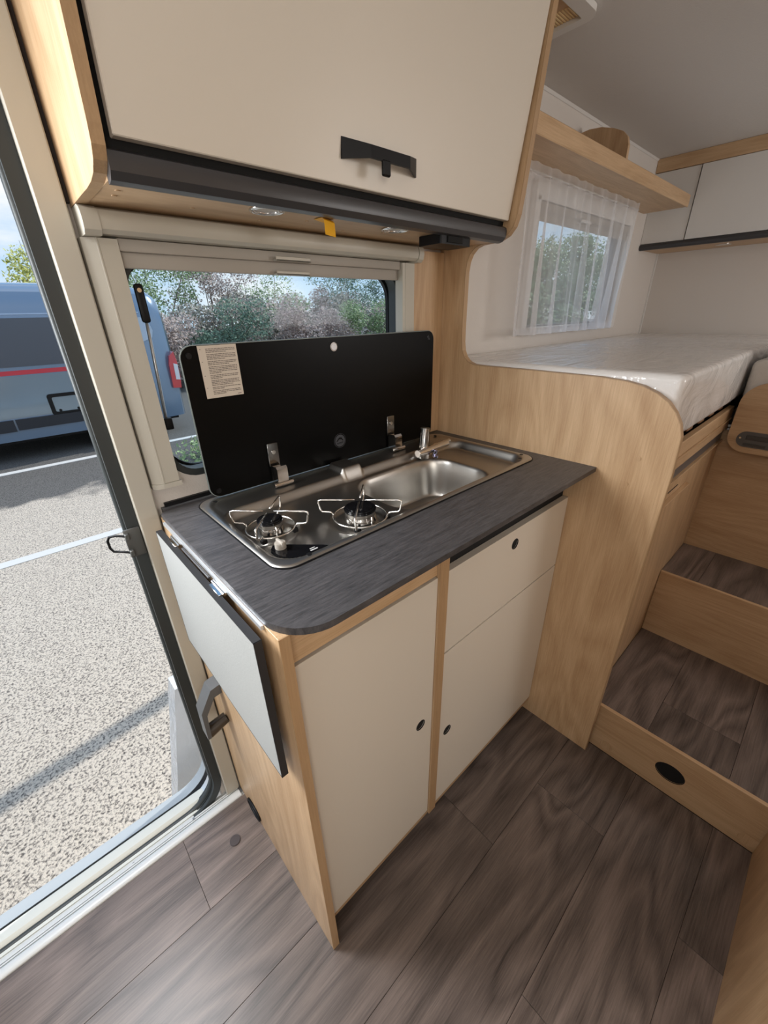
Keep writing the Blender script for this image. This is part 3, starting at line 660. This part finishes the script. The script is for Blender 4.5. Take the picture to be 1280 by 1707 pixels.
# tap, folded
tp = empty('folding_tap', (.6, -.055, .897), 'small chrome folding tap at the right rear of the sink', 'tap')
b = new(); cyl(b, (.634, -.070, .9085), .010, .125, (1, .04, .02), 24, bev=.001); obj('spout', b, chrome, tp, smooth=40)
b = new(); cyl(b, (.700, -.066, .9145), .0045, .022, (1, .04, .02), 16, bev=.0008); obj('nozzle', b, chrome, tp, smooth=40)
b = new(); cyl(b, (.6125, -.0585, .938), .0125, .052, (.10, .0, 1), 28, bev=.0012); obj('lever_body', b, chrome, tp, smooth=40)
b = new(); cyl(b, (.6155, -.0585, .9655), .0128, .002, (.10, 0, 1), 28); obj('top_cap', b, steel, tp, smooth=40)
b = new(); cyl(b, (.630, -.083, .8985), .0062, .020, (.1, -.2, 1), 20, bev=.001); cyl(b, (.627, -.088, .892), .0075, .006, (.1, -.2, 1), 20, bev=.001); obj('aerator', b, mat('blue_chrome', (.45, .45, .6), .15, metal=1), tp, smooth=40)
b = new(); cyl(b, (.612, -.058, .8915), .017, .013, seg=24, bev=.001); obj('tap_base', b, chrome, tp, smooth=40)
# ================================================================ BED
bb = empty('bed_base', (1.2, -.4, 0), 'oak bed base side wall beside the steps', 'bed base')
b = new(); box(b, .830, 1.572, -.553, -.538, .873, .946, .001); obj('side_rail', b, oakX, bb)
b = new(); box(b, .830, 1.572, -.5575, -.5535, .905, .908, .0004); obj('rail_bead', b, oakX, bb)
b = new(); box(b, .830, 1.572, -.546, -.541, .836, .8725); obj('grip_channel', b, mat('channel_grey', (.14, .14, .145), .35, metal=.4), bb)
b = new(); box(b, .830, 1.572, -.5455, -.5300, .0005, .8355); obj('side_board', b, oakZ, bb)
b = new(); box(b, .830, 1.572, -.553, -.546, .828, .8335, .0008); obj('board_lip', b, oakX, bb)
b = new(); box(b, .830, 1.13, -.5465, -.5457, .793, .796); obj('groove', b, hole, bb)
b = new(); box(b, .830, 1.225, -.5575, -.546, .772, .7755, .0006); obj('shelf_lip', b, oakX, bb)
b = new(); box(b, .829, 2.499, -.530, .079, .90, .915); obj('slat_support', b, hole, bb)
sm_ = None
for k in range(14):
    x = .87+k*.115
    if sm_ is None:
        t = new(); box(t, 0, .05, -.535, .06, .947, .957, .002); sm_ = obj('slat', t, wood('slat_beech', (.32, .17, .09), (.2, .1, .05), 1), bb, origin=(0, 0, 0)); sm_.location.x += x
    else:
        c = sm_.copy(); COL.objects.link(c); c.parent = bb; c.location.x += k*.115
b = new(); box(b, .829, 2.499, .060, .079, .916, .968); obj('rear_support', b, hole, bb)
def cushion(name, x0, x1, y0, y1, z0, z1, r, m, lab, cat, amp=.0025, seed=0, cs_=.03):
    import mathutils.noise as mn
    b = new(); box(b, x0, x1, y0, y1, z0, z1, r, 4)
    ed = [e for e in b.edges if e.calc_length() > cs_*1.5]
    for _ in range(6):
        ed = [e for e in b.edges if e.calc_length() > cs_*1.6]
        if not ed or len(b.verts) > 9000: break
        bmesh.ops.subdivide_edges(b, edges=ed, cuts=1, use_grid_fill=True)
    b.normal_update()
    for v in b.verts:
        p = v.co; n_ = mn.noise(Vector((p.x*6+seed, p.y*11, p.z*9)))+.6*mn.noise(Vector((p.x*18+seed, p.y*30, p.z*25)))
        v.co = p+v.normal*n_*amp
    tr = [f for f in b.faces if len(f.verts) > 4]
    if tr: bmesh.ops.triangulate(b, faces=tr)
    return obj(name, b, m, smooth=True, label=lab, cat=cat)
cushion('mattress', .832, 2.492, -.556, .072, .972, 1.117, .014, filmM, 'wide mattress in clear plastic wrap on the bed by curtained window', 'mattress')
cushion('seat_cushion', 1.522, 2.2, -1.12, -.566, .93, 1.093, .02, filmS, 'thick cushion in crinkled plastic behind the oak pull-out board', 'cushion', .005, 4)
cushion('pillow_cushion', 1.56, 1.86, -1.02, -.590, 1.1, 1.165, .02, filmM, 'white wrapped cushion lying on top of the crinkled cushion', 'cushion', .003, 9)
b = new(); box(b, 1.589, 2.499, -1.3, -.565, .45, .922); obj('center_box', b, oakZ, bb)
mb = empty('pull_out_bed_board', (1.51, -.8, .82), 'oak board with rounded corners and dark grey latch above the steps', 'bed board')
b = new(); plate(b, rrect(-1.15, -.570, .819, 1.032, [.03, .05, .065, .03]), [], 1.5, 1.516, 'x'); obj('board', b, oakY, mb, smooth=40)
for v in (): pass
b = new(); plate(b, rrect(-.705, -.594, .838, .886, .023), [], 1.4955, 1.4998, 'x'); lt = obj('latch', b, mat('latch_grey', (.10, .095, .09), .4), mb, smooth=40)
b = new(); box(b, 1.4915, 1.4952, -.675, -.617, .862, .876, .001); box(b, 1.4915, 1.4952, -.67, -.615, .843, .850, .001); obj('latch_lever', b, mat('latch_dark', (.05, .045, .04), .4), lt)
b = new(); cyl(b, (1.495, -.603, .865), .003, .002, (1, 0, 0), 14); obj('screw', b, chrome, lt, smooth=40)
b = new(); box(b, 1.575, 1.585, -.60, -.5535, .866, .872); box(b, 1.575, 1.585, -.60, -.5535, .877, .884); obj('slide_rail', b, alu, mb)
# ================================================================ STEPS
st = empty('steps', (1.1, -.95, 0), 'two oak fronted steps with dark plank treads leading up to the bed', 'steps')
SY0, SY1 = -1.35, -.5465
b = new(); plate(b, [(SY0, .0005), (SY1-.027, .0005), (SY1-.027, .1695), (SY0, .1695)], [[(-.783+.034*math.cos(a*math.pi/14), .082+.0285*math.sin(a*math.pi/14)) for a in range(28)]], .851, .866, 'x'); r1 = obj('riser', b, oakY, st)
b = new(); plate(b, [(-.783+.0338*math.cos(a*math.pi/14), .082+.0283*math.sin(a*math.pi/14)) for a in range(28)], [], .853, .856, 'x'); tube(b, [(.8512, -.783+.0345*math.cos(a*math.pi/14), .082+.029*math.sin(a*math.pi/14)) for a in range(28)], .001, 6, True); obj('round_opening', b, hole, r1)
for y, z in ((-.625, .028), (-.965, .028)):
    b = new(); cyl(b, (.8509, y, z), .018, .0006, (1, 0, 0), 28); obj('cover_cap', b, oakZ, r1, smooth=40)
b = new(); box(b, .8505, .862, SY0, SY1-.027, .1655, .1705, .0006); obj('nosing', b, oakY, st)
b = new(); box(b, .866, 1.301, SY0, SY1, .155, .168); t1_ = obj('tread', b, hole, st)
b = new(); box(b, 1.301, 1.315, SY0, SY1, .155, .4225); obj('riser', b, oakY, st)
b = new(); box(b, 1.3005, 1.312, SY0, SY1, .4185, .4235, .0006); obj('nosing', b, oakY, st)
b = new(); box(b, 1.315, 1.573, SY0, SY1, .408, .421); t2_ = obj('tread', b, hole, st)
b = new(); box(b, 1.573, 1.588, SY0, SY1+.001, .4, .8655); obj('riser', b, oakY, st)
for (x0, x1, y0, y1) in ((.862, 1.301, -.703, SY1), (.862, .998, -.888, -.703), (.998, 1.301, -.888, -.703), (.862, 1.301, -1.075, -.888), (.862, 1.301, -1.35, -1.075)):
    plank(x0, x1, y0, y1, .170, t1_)
for (x0, x1, y0, y1) in ((1.312, 1.573, -.65, SY1), (1.312, 1.573, -.84, -.65), (1.312, 1.573, -1.03, -.84), (1.312, 1.573, -1.35, -1.03)):
    plank(x0, x1, y0, y1, .423, t2_)
# opposite furniture
bc = empty('wardrobe', (.55, -1.3, 0), 'oak wardrobe side seen at the bottom right corner beside the first step', 'wardrobe')
b = new(); box(b, .25, .848, -1.0, -.985, .0005, 1.815, .001); obj('front_board', b, oakZ, bc)
b = new(); box(b, .25, .265, -1.94, -1.001, .0005, 1.815); obj('end_board', b, oakZ, bc)
b = new(); box(b, .833, .848, -1.94, -1.001, .0005, 1.815); obj('end_board', b, oakZ, bc)
# ================================================================ REAR SHELF, CABINETS, CURTAINS
sh = empty('wall_shelf', (1.5, -.02, 1.62), 'long oak shelf above the curtained bed window', 'shelf')
b = new(); box(b, .8295, 2.20, -.084, .0795, 1.621, 1.637, .001); obj('shelf_board', b, oakX, sh)
b = new(); box(b, .8295, 2.20, -.092, -.0845, 1.619, 1.662, .002); obj('front_rail', b, oakX, sh)
b = new(); plate(b, [(.0795, 1.6375), (.0795, 1.765), (.05, 1.768), (.01, 1.764), (-.03, 1.752), (-.06, 1.738), (-.076, 1.722), (-.083, 1.70), (-.084, 1.6375)], [], 1.50, 1.515, 'x'); obj('shelf_divider', b, oakZ, sh)
b = new(); box(b, 2.02, 2.08, .069, .0795, 1.68, 1.72, .003, 2); tag(obj('wall_socket', b, mat('socket_grey', (.42, .41, .39), .4), smooth=40), 'small grey wall socket above the far end of the shelf', 'socket')
b = new(); box(b, 1.12, 1.19, .070, .0795, 1.72, 1.728); 
for v in b.verts: v.co.z += (v.co.x-1.12)*.75
tag(obj('cable_strap', b, mat('strap_grey', (.22, .23, .24), .6)), 'short grey strap on the wall above the shelf near partition', 'strap')
rc = empty('rear_wall_cabinet', (2.37, -.6, 1.48), 'white fronted wall cabinet with oak top trim over the bed end', 'cabinet')
b = new(); box(b, 2.244, 2.259, -.093, .079, 1.507, 1.769, .0008); obj('filler_panel', b, white, rc)
b = new(); box(b, 2.240, 2.255, -.78, -.097, 1.507, 1.769, .0008); obj('door', b, white, rc)
b = new(); box(b, 2.240, 2.255, -1.9, -.784, 1.507, 1.769, .0008); obj('door', b, white, rc)
b = new(); box(b, 2.238, 2.257, -1.9, .079, 1.7705, 1.8195, .001); obj('top_trim', b, oakY, rc)
b = new(); box(b, 2.262, 2.499, -1.9, .079, 1.4855, 1.50); obj('bottom_panel', b, oakY, rc)
b = new(); box(b, 2.260, 2.268, -1.9, .079, 1.50, 1.8195); obj('inner_frame', b, hole, rc)
b = new(); cyl(b, (2.245, -.915, 1.4935), .0125, 1.99, (0, 1, 0), 16, bev=.002); obj('grip_profile', b, anthr, rc, smooth=40)
b = new(); cyl(b, (2.37, -.22, 1.4845), .03, .002, seg=28, bev=.0006); tag(obj('spotlight', b, chrome, smooth=40), 'round spotlight recessed under the rear wall cabinet over the bed', 'spotlight')
# curtains
def curtain(name, x0, x1, zt, zb, lab, seed, flare):
    b = new(); rr = random.Random(seed); nx_, nz_ = 150, 36; G = []
    ph = [rr.random()*6 for _ in range(5)]
    for j in range(nz_+1):
        v = j/nz_; row = []
        for i in range(nx_+1):
            u = i/nx_
            w_ = x1-x0
            x = x0+w_*u+flare[0]*v*(1-u)+flare[1]*v*u
            a = .006+.008*v if v > .08 else .004
            y = .008+a*(math.sin(u*2*math.pi*4+ph[0]+.5*math.sin(v*3+ph[3]))+.6*math.sin(u*2*math.pi*7+ph[1]+v)+.4*math.sin(u*2*math.pi*4.3+ph[2]))
            z = zt+(zb-zt)*v + (.003*math.sin(u*2*math.pi*4+ph[0]) if j == 0 else 0)
            row.append(b.verts.new((x, y, z)))
        G.append(row)
    for j in range(nz_):
        for i in range(nx_): b.faces.new([G[j][i], G[j][i+1], G[j+1][i+1], G[j+1][i]])
    t = empty(name, ((x0+x1)/2, .03, zb), lab, 'curtain', 'sheer curtains at the bed window')
    obj('drape', b, sheerM, t, smooth=True)
    for (za, zc) in ((zt-.028, zt-.024), (zb+.0005, zb+.022)):
        b = new(); vv = (zt-(za+zc)/2)/(zt-zb); fx0 = x0+flare[0]*vv; fx1 = x1+flare[1]*vv; rows = []
        for i in range(nx_+1):
            u = i/nx_; a = .006+.008*vv
            y = .0075+a*(math.sin(u*2*math.pi*4+ph[0]+.5*math.sin(vv*3+ph[3]))+.6*math.sin(u*2*math.pi*7+ph[1]+vv)+.4*math.sin(u*2*math.pi*4.3+ph[2]))
            x = fx0+(fx1-fx0)*u
            rows.append((b.verts.new((x, y-.0006, za)), b.verts.new((x, y-.0006, zc))))
        for A, B in zip(rows[:-1], rows[1:]): b.faces.new([A[0], B[0], B[1], A[1]])
        obj('hem', b, sheerM, t, smooth=True)
curtain('sheer_curtain', 1.075, 1.495, 1.617, 1.165, 'left sheer white curtain panel at the bed window, next to partition', 5, (.0, .05))
curtain('sheer_curtain', 1.505, 1.95, 1.617, 1.165, 'right sheer white curtain panel at the bed window, next to rear wall', 8, (.05, -.045))
b = new(); tube(b, [(1.05, .018, 1.600), (1.97, .018, 1.600)], .002, 8)
tag(obj('curtain_wire', b, plasticB, smooth=True), 'thin curtain wire under the shelf holding the sheer curtains', 'curtain wire')
# roof vent
rv = empty('roof_vent', (.82, -.05, CE), 'white roof vent frame with pleated screen on the ceiling', 'roof vent')
b = new(); plate(b, rrect(.62, 1.022, -.170, .065, .03), [rrect(.65, 1.0, -.139, .04, .004)], 1.808, 1.8195, 'z'); obj('frame', b, white, rv, smooth=40)
b = new(); box(b, .65, 1.0, -.139, .04, 1.8165, 1.8195); obj('screen', b, mat('screen_beige', (.62, .42, .25), .6), rv)
b = new()
for k in range(26): box(b, .955, .9995, -.137+.0068*k, -.137+.0068*k+.003, 1.8148, 1.8164)
for k in range(5): box(b, .66, .954, -.130+.034*k, -.1295+.034*k, 1.8155, 1.8164)
obj('pleats', b, mat('pleat_cream', (.85, .66, .36), .5), rv, kind='stuff')
# ================================================================ OUTSIDE
GZ = -.55
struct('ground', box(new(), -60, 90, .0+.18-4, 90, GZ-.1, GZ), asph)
lineM = mat('road_paint', (.72, .72, .70), .7, bump=(60, .4))
b = new(); plate(b, [(-12, 5.9), (14, 6.62), (14, 6.74), (-12, 6.02)], [], GZ+.0005, GZ+.006, 'z'); tag(obj('parking_line', b, lineM), 'white painted parking line right beside the blue van', 'road marking', 'white parking lines on the asphalt')
b = new(); plate(b, [(-12, 3.30), (14, 3.42), (14, 3.54), (-12, 3.40)], [], GZ+.0005, GZ+.006, 'z'); tag(obj('parking_line', b, lineM), 'white painted parking line halfway between the doorway and the blue van', 'road marking', 'white parking lines on the asphalt')
# wrapped slab leaning outside the door
b = new()
A = [(-.218, .397, -.545), (-.066, .45, .096), (.25, .45, .096), (.25, .397, -.545)]
nn = Vector((0, .99, -.1)).normalized()*.08
n1, n2 = 10, 14; import mathutils.noise as mnz
top = []
for s in (0, 1):
    g = []
    for j in range(n2+1):
        row = []
        for i in range(n1+1):
            u, v = i/n1, j/n2
            p = (Vector(A[0])*(1-v)+Vector(A[1])*v)*(1-u)+(Vector(A[3])*(1-v)+Vector(A[2])*v)*u
            p = p+nn*s+nn.normalized()*(.010*mnz.noise(p*14)) 
            row.append(b.verts.new(p))
        g.append(row)
    top.append(g)
for s in (0, 1):
    g = top[s]
    for j in range(n2):
        for i in range(n1): b.faces.new([g[j][i], g[j][i+1], g[j+1][i+1], g[j+1][i]])
g0, g1 = top
for j in range(n2):
    b.faces.new([g0[j][0], g0[j+1][0], g1[j+1][0], g1[j][0]]); b.faces.new([g0[j][n1], g0[j+1][n1], g1[j+1][n1], g1[j][n1]])
for i in range(n1):
    b.faces.new([g0[0][i], g0[0][i+1], g1[0][i+1], g1[0][i]]); b.faces.new([g0[n2][i], g0[n2][i+1], g1[n2][i+1], g1[n2][i]])
tag(obj('wrapped_panel', b, filmW, smooth=50), 'white panel in crinkled plastic wrap leaning outside the doorway', 'wrapped panel')
# ---- van
van = empty('van', (0, 7.7, GZ), 'blue grey panel van with dark side band and red stripe parked outside', 'van')
paint = mat('blue_grey_paint', (.16, .235, .34), .22, metal=.35, coat=1)
paintL = mat('silver_blue_paint', (.20, .27, .33), .15, metal=.5, coat=1)
def vb(x0, x1, prof_, nseg):
    pass
b = new()
# cross-section stations along X: (x, inset, roof z)
sec0 = [(0, -.26), (-.02, .15), (0, .62), (.0, .75), (.03, 1.25), (.06, 1.42), (.12, 1.60), (.25, 1.69), (.6, 1.735), (1.0, 1.745)]
stn = [(-3.4, .25, .55), (-3.3, .1, .62), (-2.6, .02, .75), (-1.9, 0, .97), (-1.3, 0, 1.0), (1.2, 0, 1.0), (1.70, .0, .995), (1.9, .02, .975), (2.02, .06, .93), (2.07, .14, .86)]
rings = []
for x, ins, zs in stn:
    row = []
    for dy, z in sec0:
        zz = -.26+(z+.26)*zs
        row.append(Vector((x, 6.8+dy+ins*(1-dy/1.0 if dy < 1 else 0), zz)))
    full = row+[Vector((p.x, 2*7.8-p.y, p.z)) for p in row[::-1][1:]]
    rings.append([b.verts.new(p) for p in full])
for A, B in zip(rings[:-1], rings[1:]):
    for k in range(len(A)-1): b.faces.new([A[k], A[k+1], B[k+1], B[k]])
    b.faces.new([A[-1], A[0], B[0], B[-1]])
b.faces.new(rings[0]); b.faces.new(rings[-1][::-1])
obj('body', b, paint, van, smooth=35)
def sidey(z):
    pts_ = sec0
    for (a, za), (c, zc) in zip(pts_[:-1], pts_[1:]):
        if za <= z <= zc: return 6.8+a+(c-a)*(z-za)/(zc-za)
    return 6.8
def sidepanel(name, x0, x1, z0, z1, m, t=.006, parent=van, n=6, **k):
    b = new(); rows = []
    for i in range(n+1):
        z = z0+(z1-z0)*i/n; y = sidey(z)-t
        rows.append([b.verts.new((x0, y, z)), b.verts.new((x1, y, z)), b.verts.new((x1, y+t*1.5, z)), b.verts.new((x0, y+t*1.5, z))])
    for A, B in zip(rows[:-1], rows[1:]):
        for q_ in range(4): b.faces.new([A[q_], A[(q_+1) % 4], B[(q_+1) % 4], B[q_]])
    b.faces.new(rows[0]); b.faces.new(rows[-1][::-1]); return obj(name, b, m, parent, smooth=30, **k)
sidepanel('side_window_band', -2.2, 1.55, .70, 1.29, mat('van_grey_band', (.075, .085, .105), .35))
sidepanel('roof_rail_line', -2.0, 1.7, 1.33, 1.345, mat('line_light', (.35, .45, .60), .3))
sidepanel('red_stripe', -2.2, 1.50, .598, .655, mat('red_decal', (.55, .04, .06), .35), .004)
sidepanel('lower_panel', -2.2, 1.60, .05, .585, paintL, .004)
sidepanel('rub_strip', -.195, .61, -.115, .03, mat('cladding', (.018, .022, .03), .45), .03)
sidepanel('rub_strip', -1.6, -.215, -.125, .03, mat('cladding2', (.018, .022, .03), .45), .03)
# service hatch frame
b = new(); plate(b, rrect(.235, .655, -.0+.02, .315, .04), [rrect(.285, .605, .065, .27, .02)], 6.765, 6.79, 'y'); obj('hatch_frame', b, black, van, smooth=40)
b = new(); plate(b, rrect(.285, .605, .065, .27, .02), [], 6.776, 6.784, 'y'); hd = obj('hatch_door', b, paintL, van, smooth=40)
b = new()
for x in (.34, .56): cyl(b, (x, 6.773, .082), .018, .008, (0, 1, 0), 16)
obj('hatch_lock', b, black, hd, smooth=40)
# rear window + tail light on the near rear corner
b = new(); plate(b, [(1.66, .93), (1.80, .98), (1.83, 1.08), (1.80, 1.20), (1.70, 1.27), (1.64, 1.27)], [], 6.80, 6.822, 'y'); obj('quarter_window', b, mat('pale_window', (.45, .52, .62), .15), van)
b = new(); plate(b, [(1.93, .20), (2.055, .19), (2.075, .35), (2.075, .60), (2.05, .76), (1.98, .70), (1.945, .55)], [], 6.775, 6.90, 'y'); tl = obj('tail_light', b, mat('red_lens', (.62, .02, .03), .15, coat=1), van)
b = new(); plate(b, [(2.0, .33), (2.065, .32), (2.07, .56), (2.01, .58)], [], 6.765, 6.78, 'y'); obj('reversing_lens', b, mat('white_lens', (.75, .75, .78), .2), tl)
tyre = mat('tyre', (.02, .02, .02), .8)
for x in (.98, -2.5):
    for y in (6.90, 8.70):
        b = new(); cyl(b, (x, y, GZ+.33), .33, .2, (0, 1, 0), 32, bev=.03); wh = obj('wheel', b, tyre, van, smooth=40)
        b = new(); cyl(b, (x, y+(-.103 if y < 8 else .103), GZ+.33), .19, .01, (0, 1, 0), 24, bev=.003); obj('rim', b, alu, wh, smooth=40)
b = new(); box(b, -3.2, 1.95, 6.95, 8.65, -.32, -.24); obj('underbody', b, black, van)
# ---- vegetation
def leafmat(name, c1, c2):
    m = mat(name, c1, .7); n = m.node_tree.nodes; l = m.node_tree.links; b = n['Principled BSDF']
    g = n.new('ShaderNodeNewGeometry'); mx = n.new('ShaderNodeMix'); mx.data_type = 'RGBA'; mx.inputs[6].default_value = (*c1, 1); mx.inputs[7].default_value = (*c2, 1)
    l.new(g.outputs['Random Per Island'], mx.inputs[0]); l.new(mx.outputs[2], b.inputs['Base Color']); return m
LM = {'brown': leafmat('dry_leaves', (.38, .28, .25), (.55, .45, .40)), 'green': leafmat('green_leaves', (.16, .25, .10), (.36, .45, .22)),
      'dark': leafmat('dark_leaves', (.09, .16, .11), (.22, .32, .22)), 'yellow': leafmat('yellow_leaves', (.40, .45, .10), (.62, .62, .22))}
bark = mat('bark', (.22, .18, .15), .9)
def plant(name, x, y, rx, h, kind, n, ls, lab, cat, group, z0=.0, sparse=False, seed=0):
    rr = random.Random(seed*13+5); t = empty(name, (x, y, GZ), lab, cat, group)
    b = new()
    cl = [(x+rr.uniform(-.75, .75)*rx, y+rr.uniform(-.5, .5)*rx, GZ+h*rr.uniform(.2 if z0 == 0 else .36, .86), rr.uniform(.28, .5)*rx) for _ in range(12)]
    for i in range(n):
        c = cl[i % 12]; d = Vector((rr.gauss(0, 1), rr.gauss(0, 1), rr.gauss(0, 1))).normalized()*c[3]*rr.uniform(.5, 1.05)
        p = Vector(c[:3])+Vector((d.x, d.y, d.z*.8)); p.z = min(max(p.z, GZ+.02), GZ+h)
        a = Vector((rr.gauss(0, 1), rr.gauss(0, 1), rr.gauss(0, 1))).normalized(); e = a.orthogonal().normalized(); s = ls*rr.uniform(.6, 1.4)
        vs_ = [b.verts.new(p+a*s), b.verts.new(p+e*s*.5), b.verts.new(p-a*s), b.verts.new(p-e*s*.5)]; b.faces.new(vs_)
    me = bpy.data.meshes.new('foliage'); off = Vector((x, y, GZ))
    for v in b.verts: v.co -= off
    b.to_mesh(me); b.free(); me.materials.append(LM[kind]); o = bpy.data.objects.new('foliage', me); COL.objects.link(o); o.parent = t; o['kind'] = 'stuff'
    b = new()
    for k in range(5 if not sparse else 9):
        c = cl[k % 9]; tube(b, [(x+rr.uniform(-.1, .1), y, GZ), (x+(c[0]-x)*.3, y+(c[1]-y)*.3, GZ+(c[2]-GZ)*.5), (c[0], c[1], c[2]), (c[0]+rr.uniform(-.2, .2), c[1], min(c[2]+c[3], GZ+h))], [.03 if z0 else .02, .02 if z0 else .014, .010, .004], 5)
    obj('branches', b, bark, t, smooth=True)
# hedge of bushes behind the van and along the lot
kinds = ['brown', 'green', 'brown', 'dark', 'brown', 'brown', 'green', 'brown']
where = ['behind the van roof', 'behind the rear of the van', 'just right of the van', 'left of the middle of the kitchen window', 'at the middle of the kitchen window', 'right of the middle of the kitchen window', 'near the right end of the kitchen window', 'at the right end of the kitchen window']
desc = {'brown': 'reddish brown autumn bush', 'green': 'green leafy bush', 'dark': 'dark green bush', 'yellow': 'yellow green bush'}
hx = [(-1.8, 12.2), (1.2, 12.4), (3.6, 12), (5.2, 12), (6.8, 12), (8.5, 11.7), (10.2, 11.4), (12.0, 11.2)]
for i, ((x, y), kd, wr) in enumerate(zip(hx, kinds, where)):
    plant('bush', x, y, 1.25, 2.25+.2*math.sin(i*2.1), kd, 7000, .042, desc[kd]+' in the hedge, '+wr, 'bush', 'hedge bushes along the parking lot', 0, seed=i+1)
for i, (x, y) in enumerate([(14.5, 11), (17, 11), (19.5, 11), (22, 11), (25, 11)]):
    plant('bush', x, y, 1.7, 2.7, 'green', 1800, .11, 'pale green bush seen through the sheer curtains of the bed window', 'bush', 'bushes seen through the bed window', 0, seed=20+i)
tr = [(.55, 14.6, 1.5, 3.9, 'yellow', 1700, 'yellow green shrub top showing above the van roof'),
      (4.4, 15.5, 1.7, 4.6, 'green', 1300, 'loose green tree rising above the hedge at left of kitchen window'),
      (6.5, 16.2, 1.6, 4.2, 'brown', 1300, 'sparse brown tree above the hedge, left of window centre'),
      (8.8, 16, 1.7, 4.0, 'green', 1500, 'thin green tree above the hedge at the window centre'),
      (11.0, 16, 1.6, 3.6, 'brown', 1300, 'low brown tree above the hedge, just right of window centre'),
      (13.2, 16, 1.9, 4.7, 'dark', 2200, 'tall dark green tree above the hedge right of window centre'),
      (15.8, 16, 1.3, 4.2, 'dark', 1500, 'narrow dark tree above the hedge near right end of window'),
      (18.2, 16.5, 1.8, 4.8, 'green', 1700, 'rounded green tree above the hedge at right end of window'),
      (-1.2, 15, 1.3, 3.6, 'green', 1000, 'green tree beyond the van, left of the yellow shrub')]
for i, (x, y, rx, h, kd, n_, lab) in enumerate(tr):
    plant('tree', x, y, rx, h, kd, n_*4, .048, lab, 'tree', None, 1, True, seed=40+i)
tb = [(21, 12.5, 2.3, 5.4, 'green'), (24.5, 12.5, 2.4, 6.2, 'green'), (28, 13, 2.6, 6.0, 'green'), (31.5, 13, 2.6, 6.0, 'green'), (36, 14, 3.0, 6.0, 'green'), (18.2, 12, 1.8, 4.3, 'green')]
for i, (x, y, rx, h, kd) in enumerate(tb):
    plant('tree', x, y, rx, h, kd, 5000, .10, 'tree blurred by the sheer curtains of the bed window', 'tree', 'trees seen through the bed window', 1, False, seed=60+i)
plant('weeds', 2.0, 4.9, .75, .22, 'green', 1500, .03, 'low green weeds on the ground seen at lower left of kitchen window', 'weeds', None, 0, seed=90)

b = new(); rr = random.Random(77)
for i in range(52000):
    x = rr.uniform(-3, 22); y = 13.6+rr.gauss(0, .35)-.03*x; hh = 2.05+.35*math.sin(x*1.3)+.2*math.sin(x*3.1)
    p = Vector((x, y, GZ+hh*(rr.random()**.75)))
    a = Vector((rr.gauss(0, 1), rr.gauss(0, 1), rr.gauss(0, 1))).normalized(); e = a.orthogonal().normalized(); q_ = .05*rr.uniform(.6, 1.5)
    b.faces.new([b.verts.new(p+a*q_), b.verts.new(p+e*q_*.6), b.verts.new(p-a*q_), b.verts.new(p-e*q_*.6)])
me = bpy.data.meshes.new('hedge'); b.to_mesh(me); b.free(); me.materials.append(leafmat('hedge_leaves', (.17, .19, .14), (.42, .36, .31))); o = bpy.data.objects.new('hedge', me); COL.objects.link(o)
tag(o, 'long dense hedge running behind the bushes and the blue van', 'hedge', kind='stuff')
lp = empty('shadow_post', (3.0, 1.465, GZ), 'unseen slim grey post added outside to cast a shadow band on the asphalt', 'added post')  # unseen post, added only to cast the dark band across the asphalt
b = new(); cyl(b, (3.0, 1.465, GZ+1.7), .06, 3.4, seg=24, r2=.045); obj('shadow_post_shaft', b, alu, lp, smooth=40)
b = new(); cyl(b, (3.0, 1.465, GZ+.02), .11, .04, seg=24, bev=.005); obj('base_plate', b, alu, lp, smooth=40)
b = new(); box(b, 2.93, 3.07, 1.465, 1.80, GZ+3.4, GZ+3.46, .015, 2); obj('shadow_post_head', b, alu, lp, smooth=40)
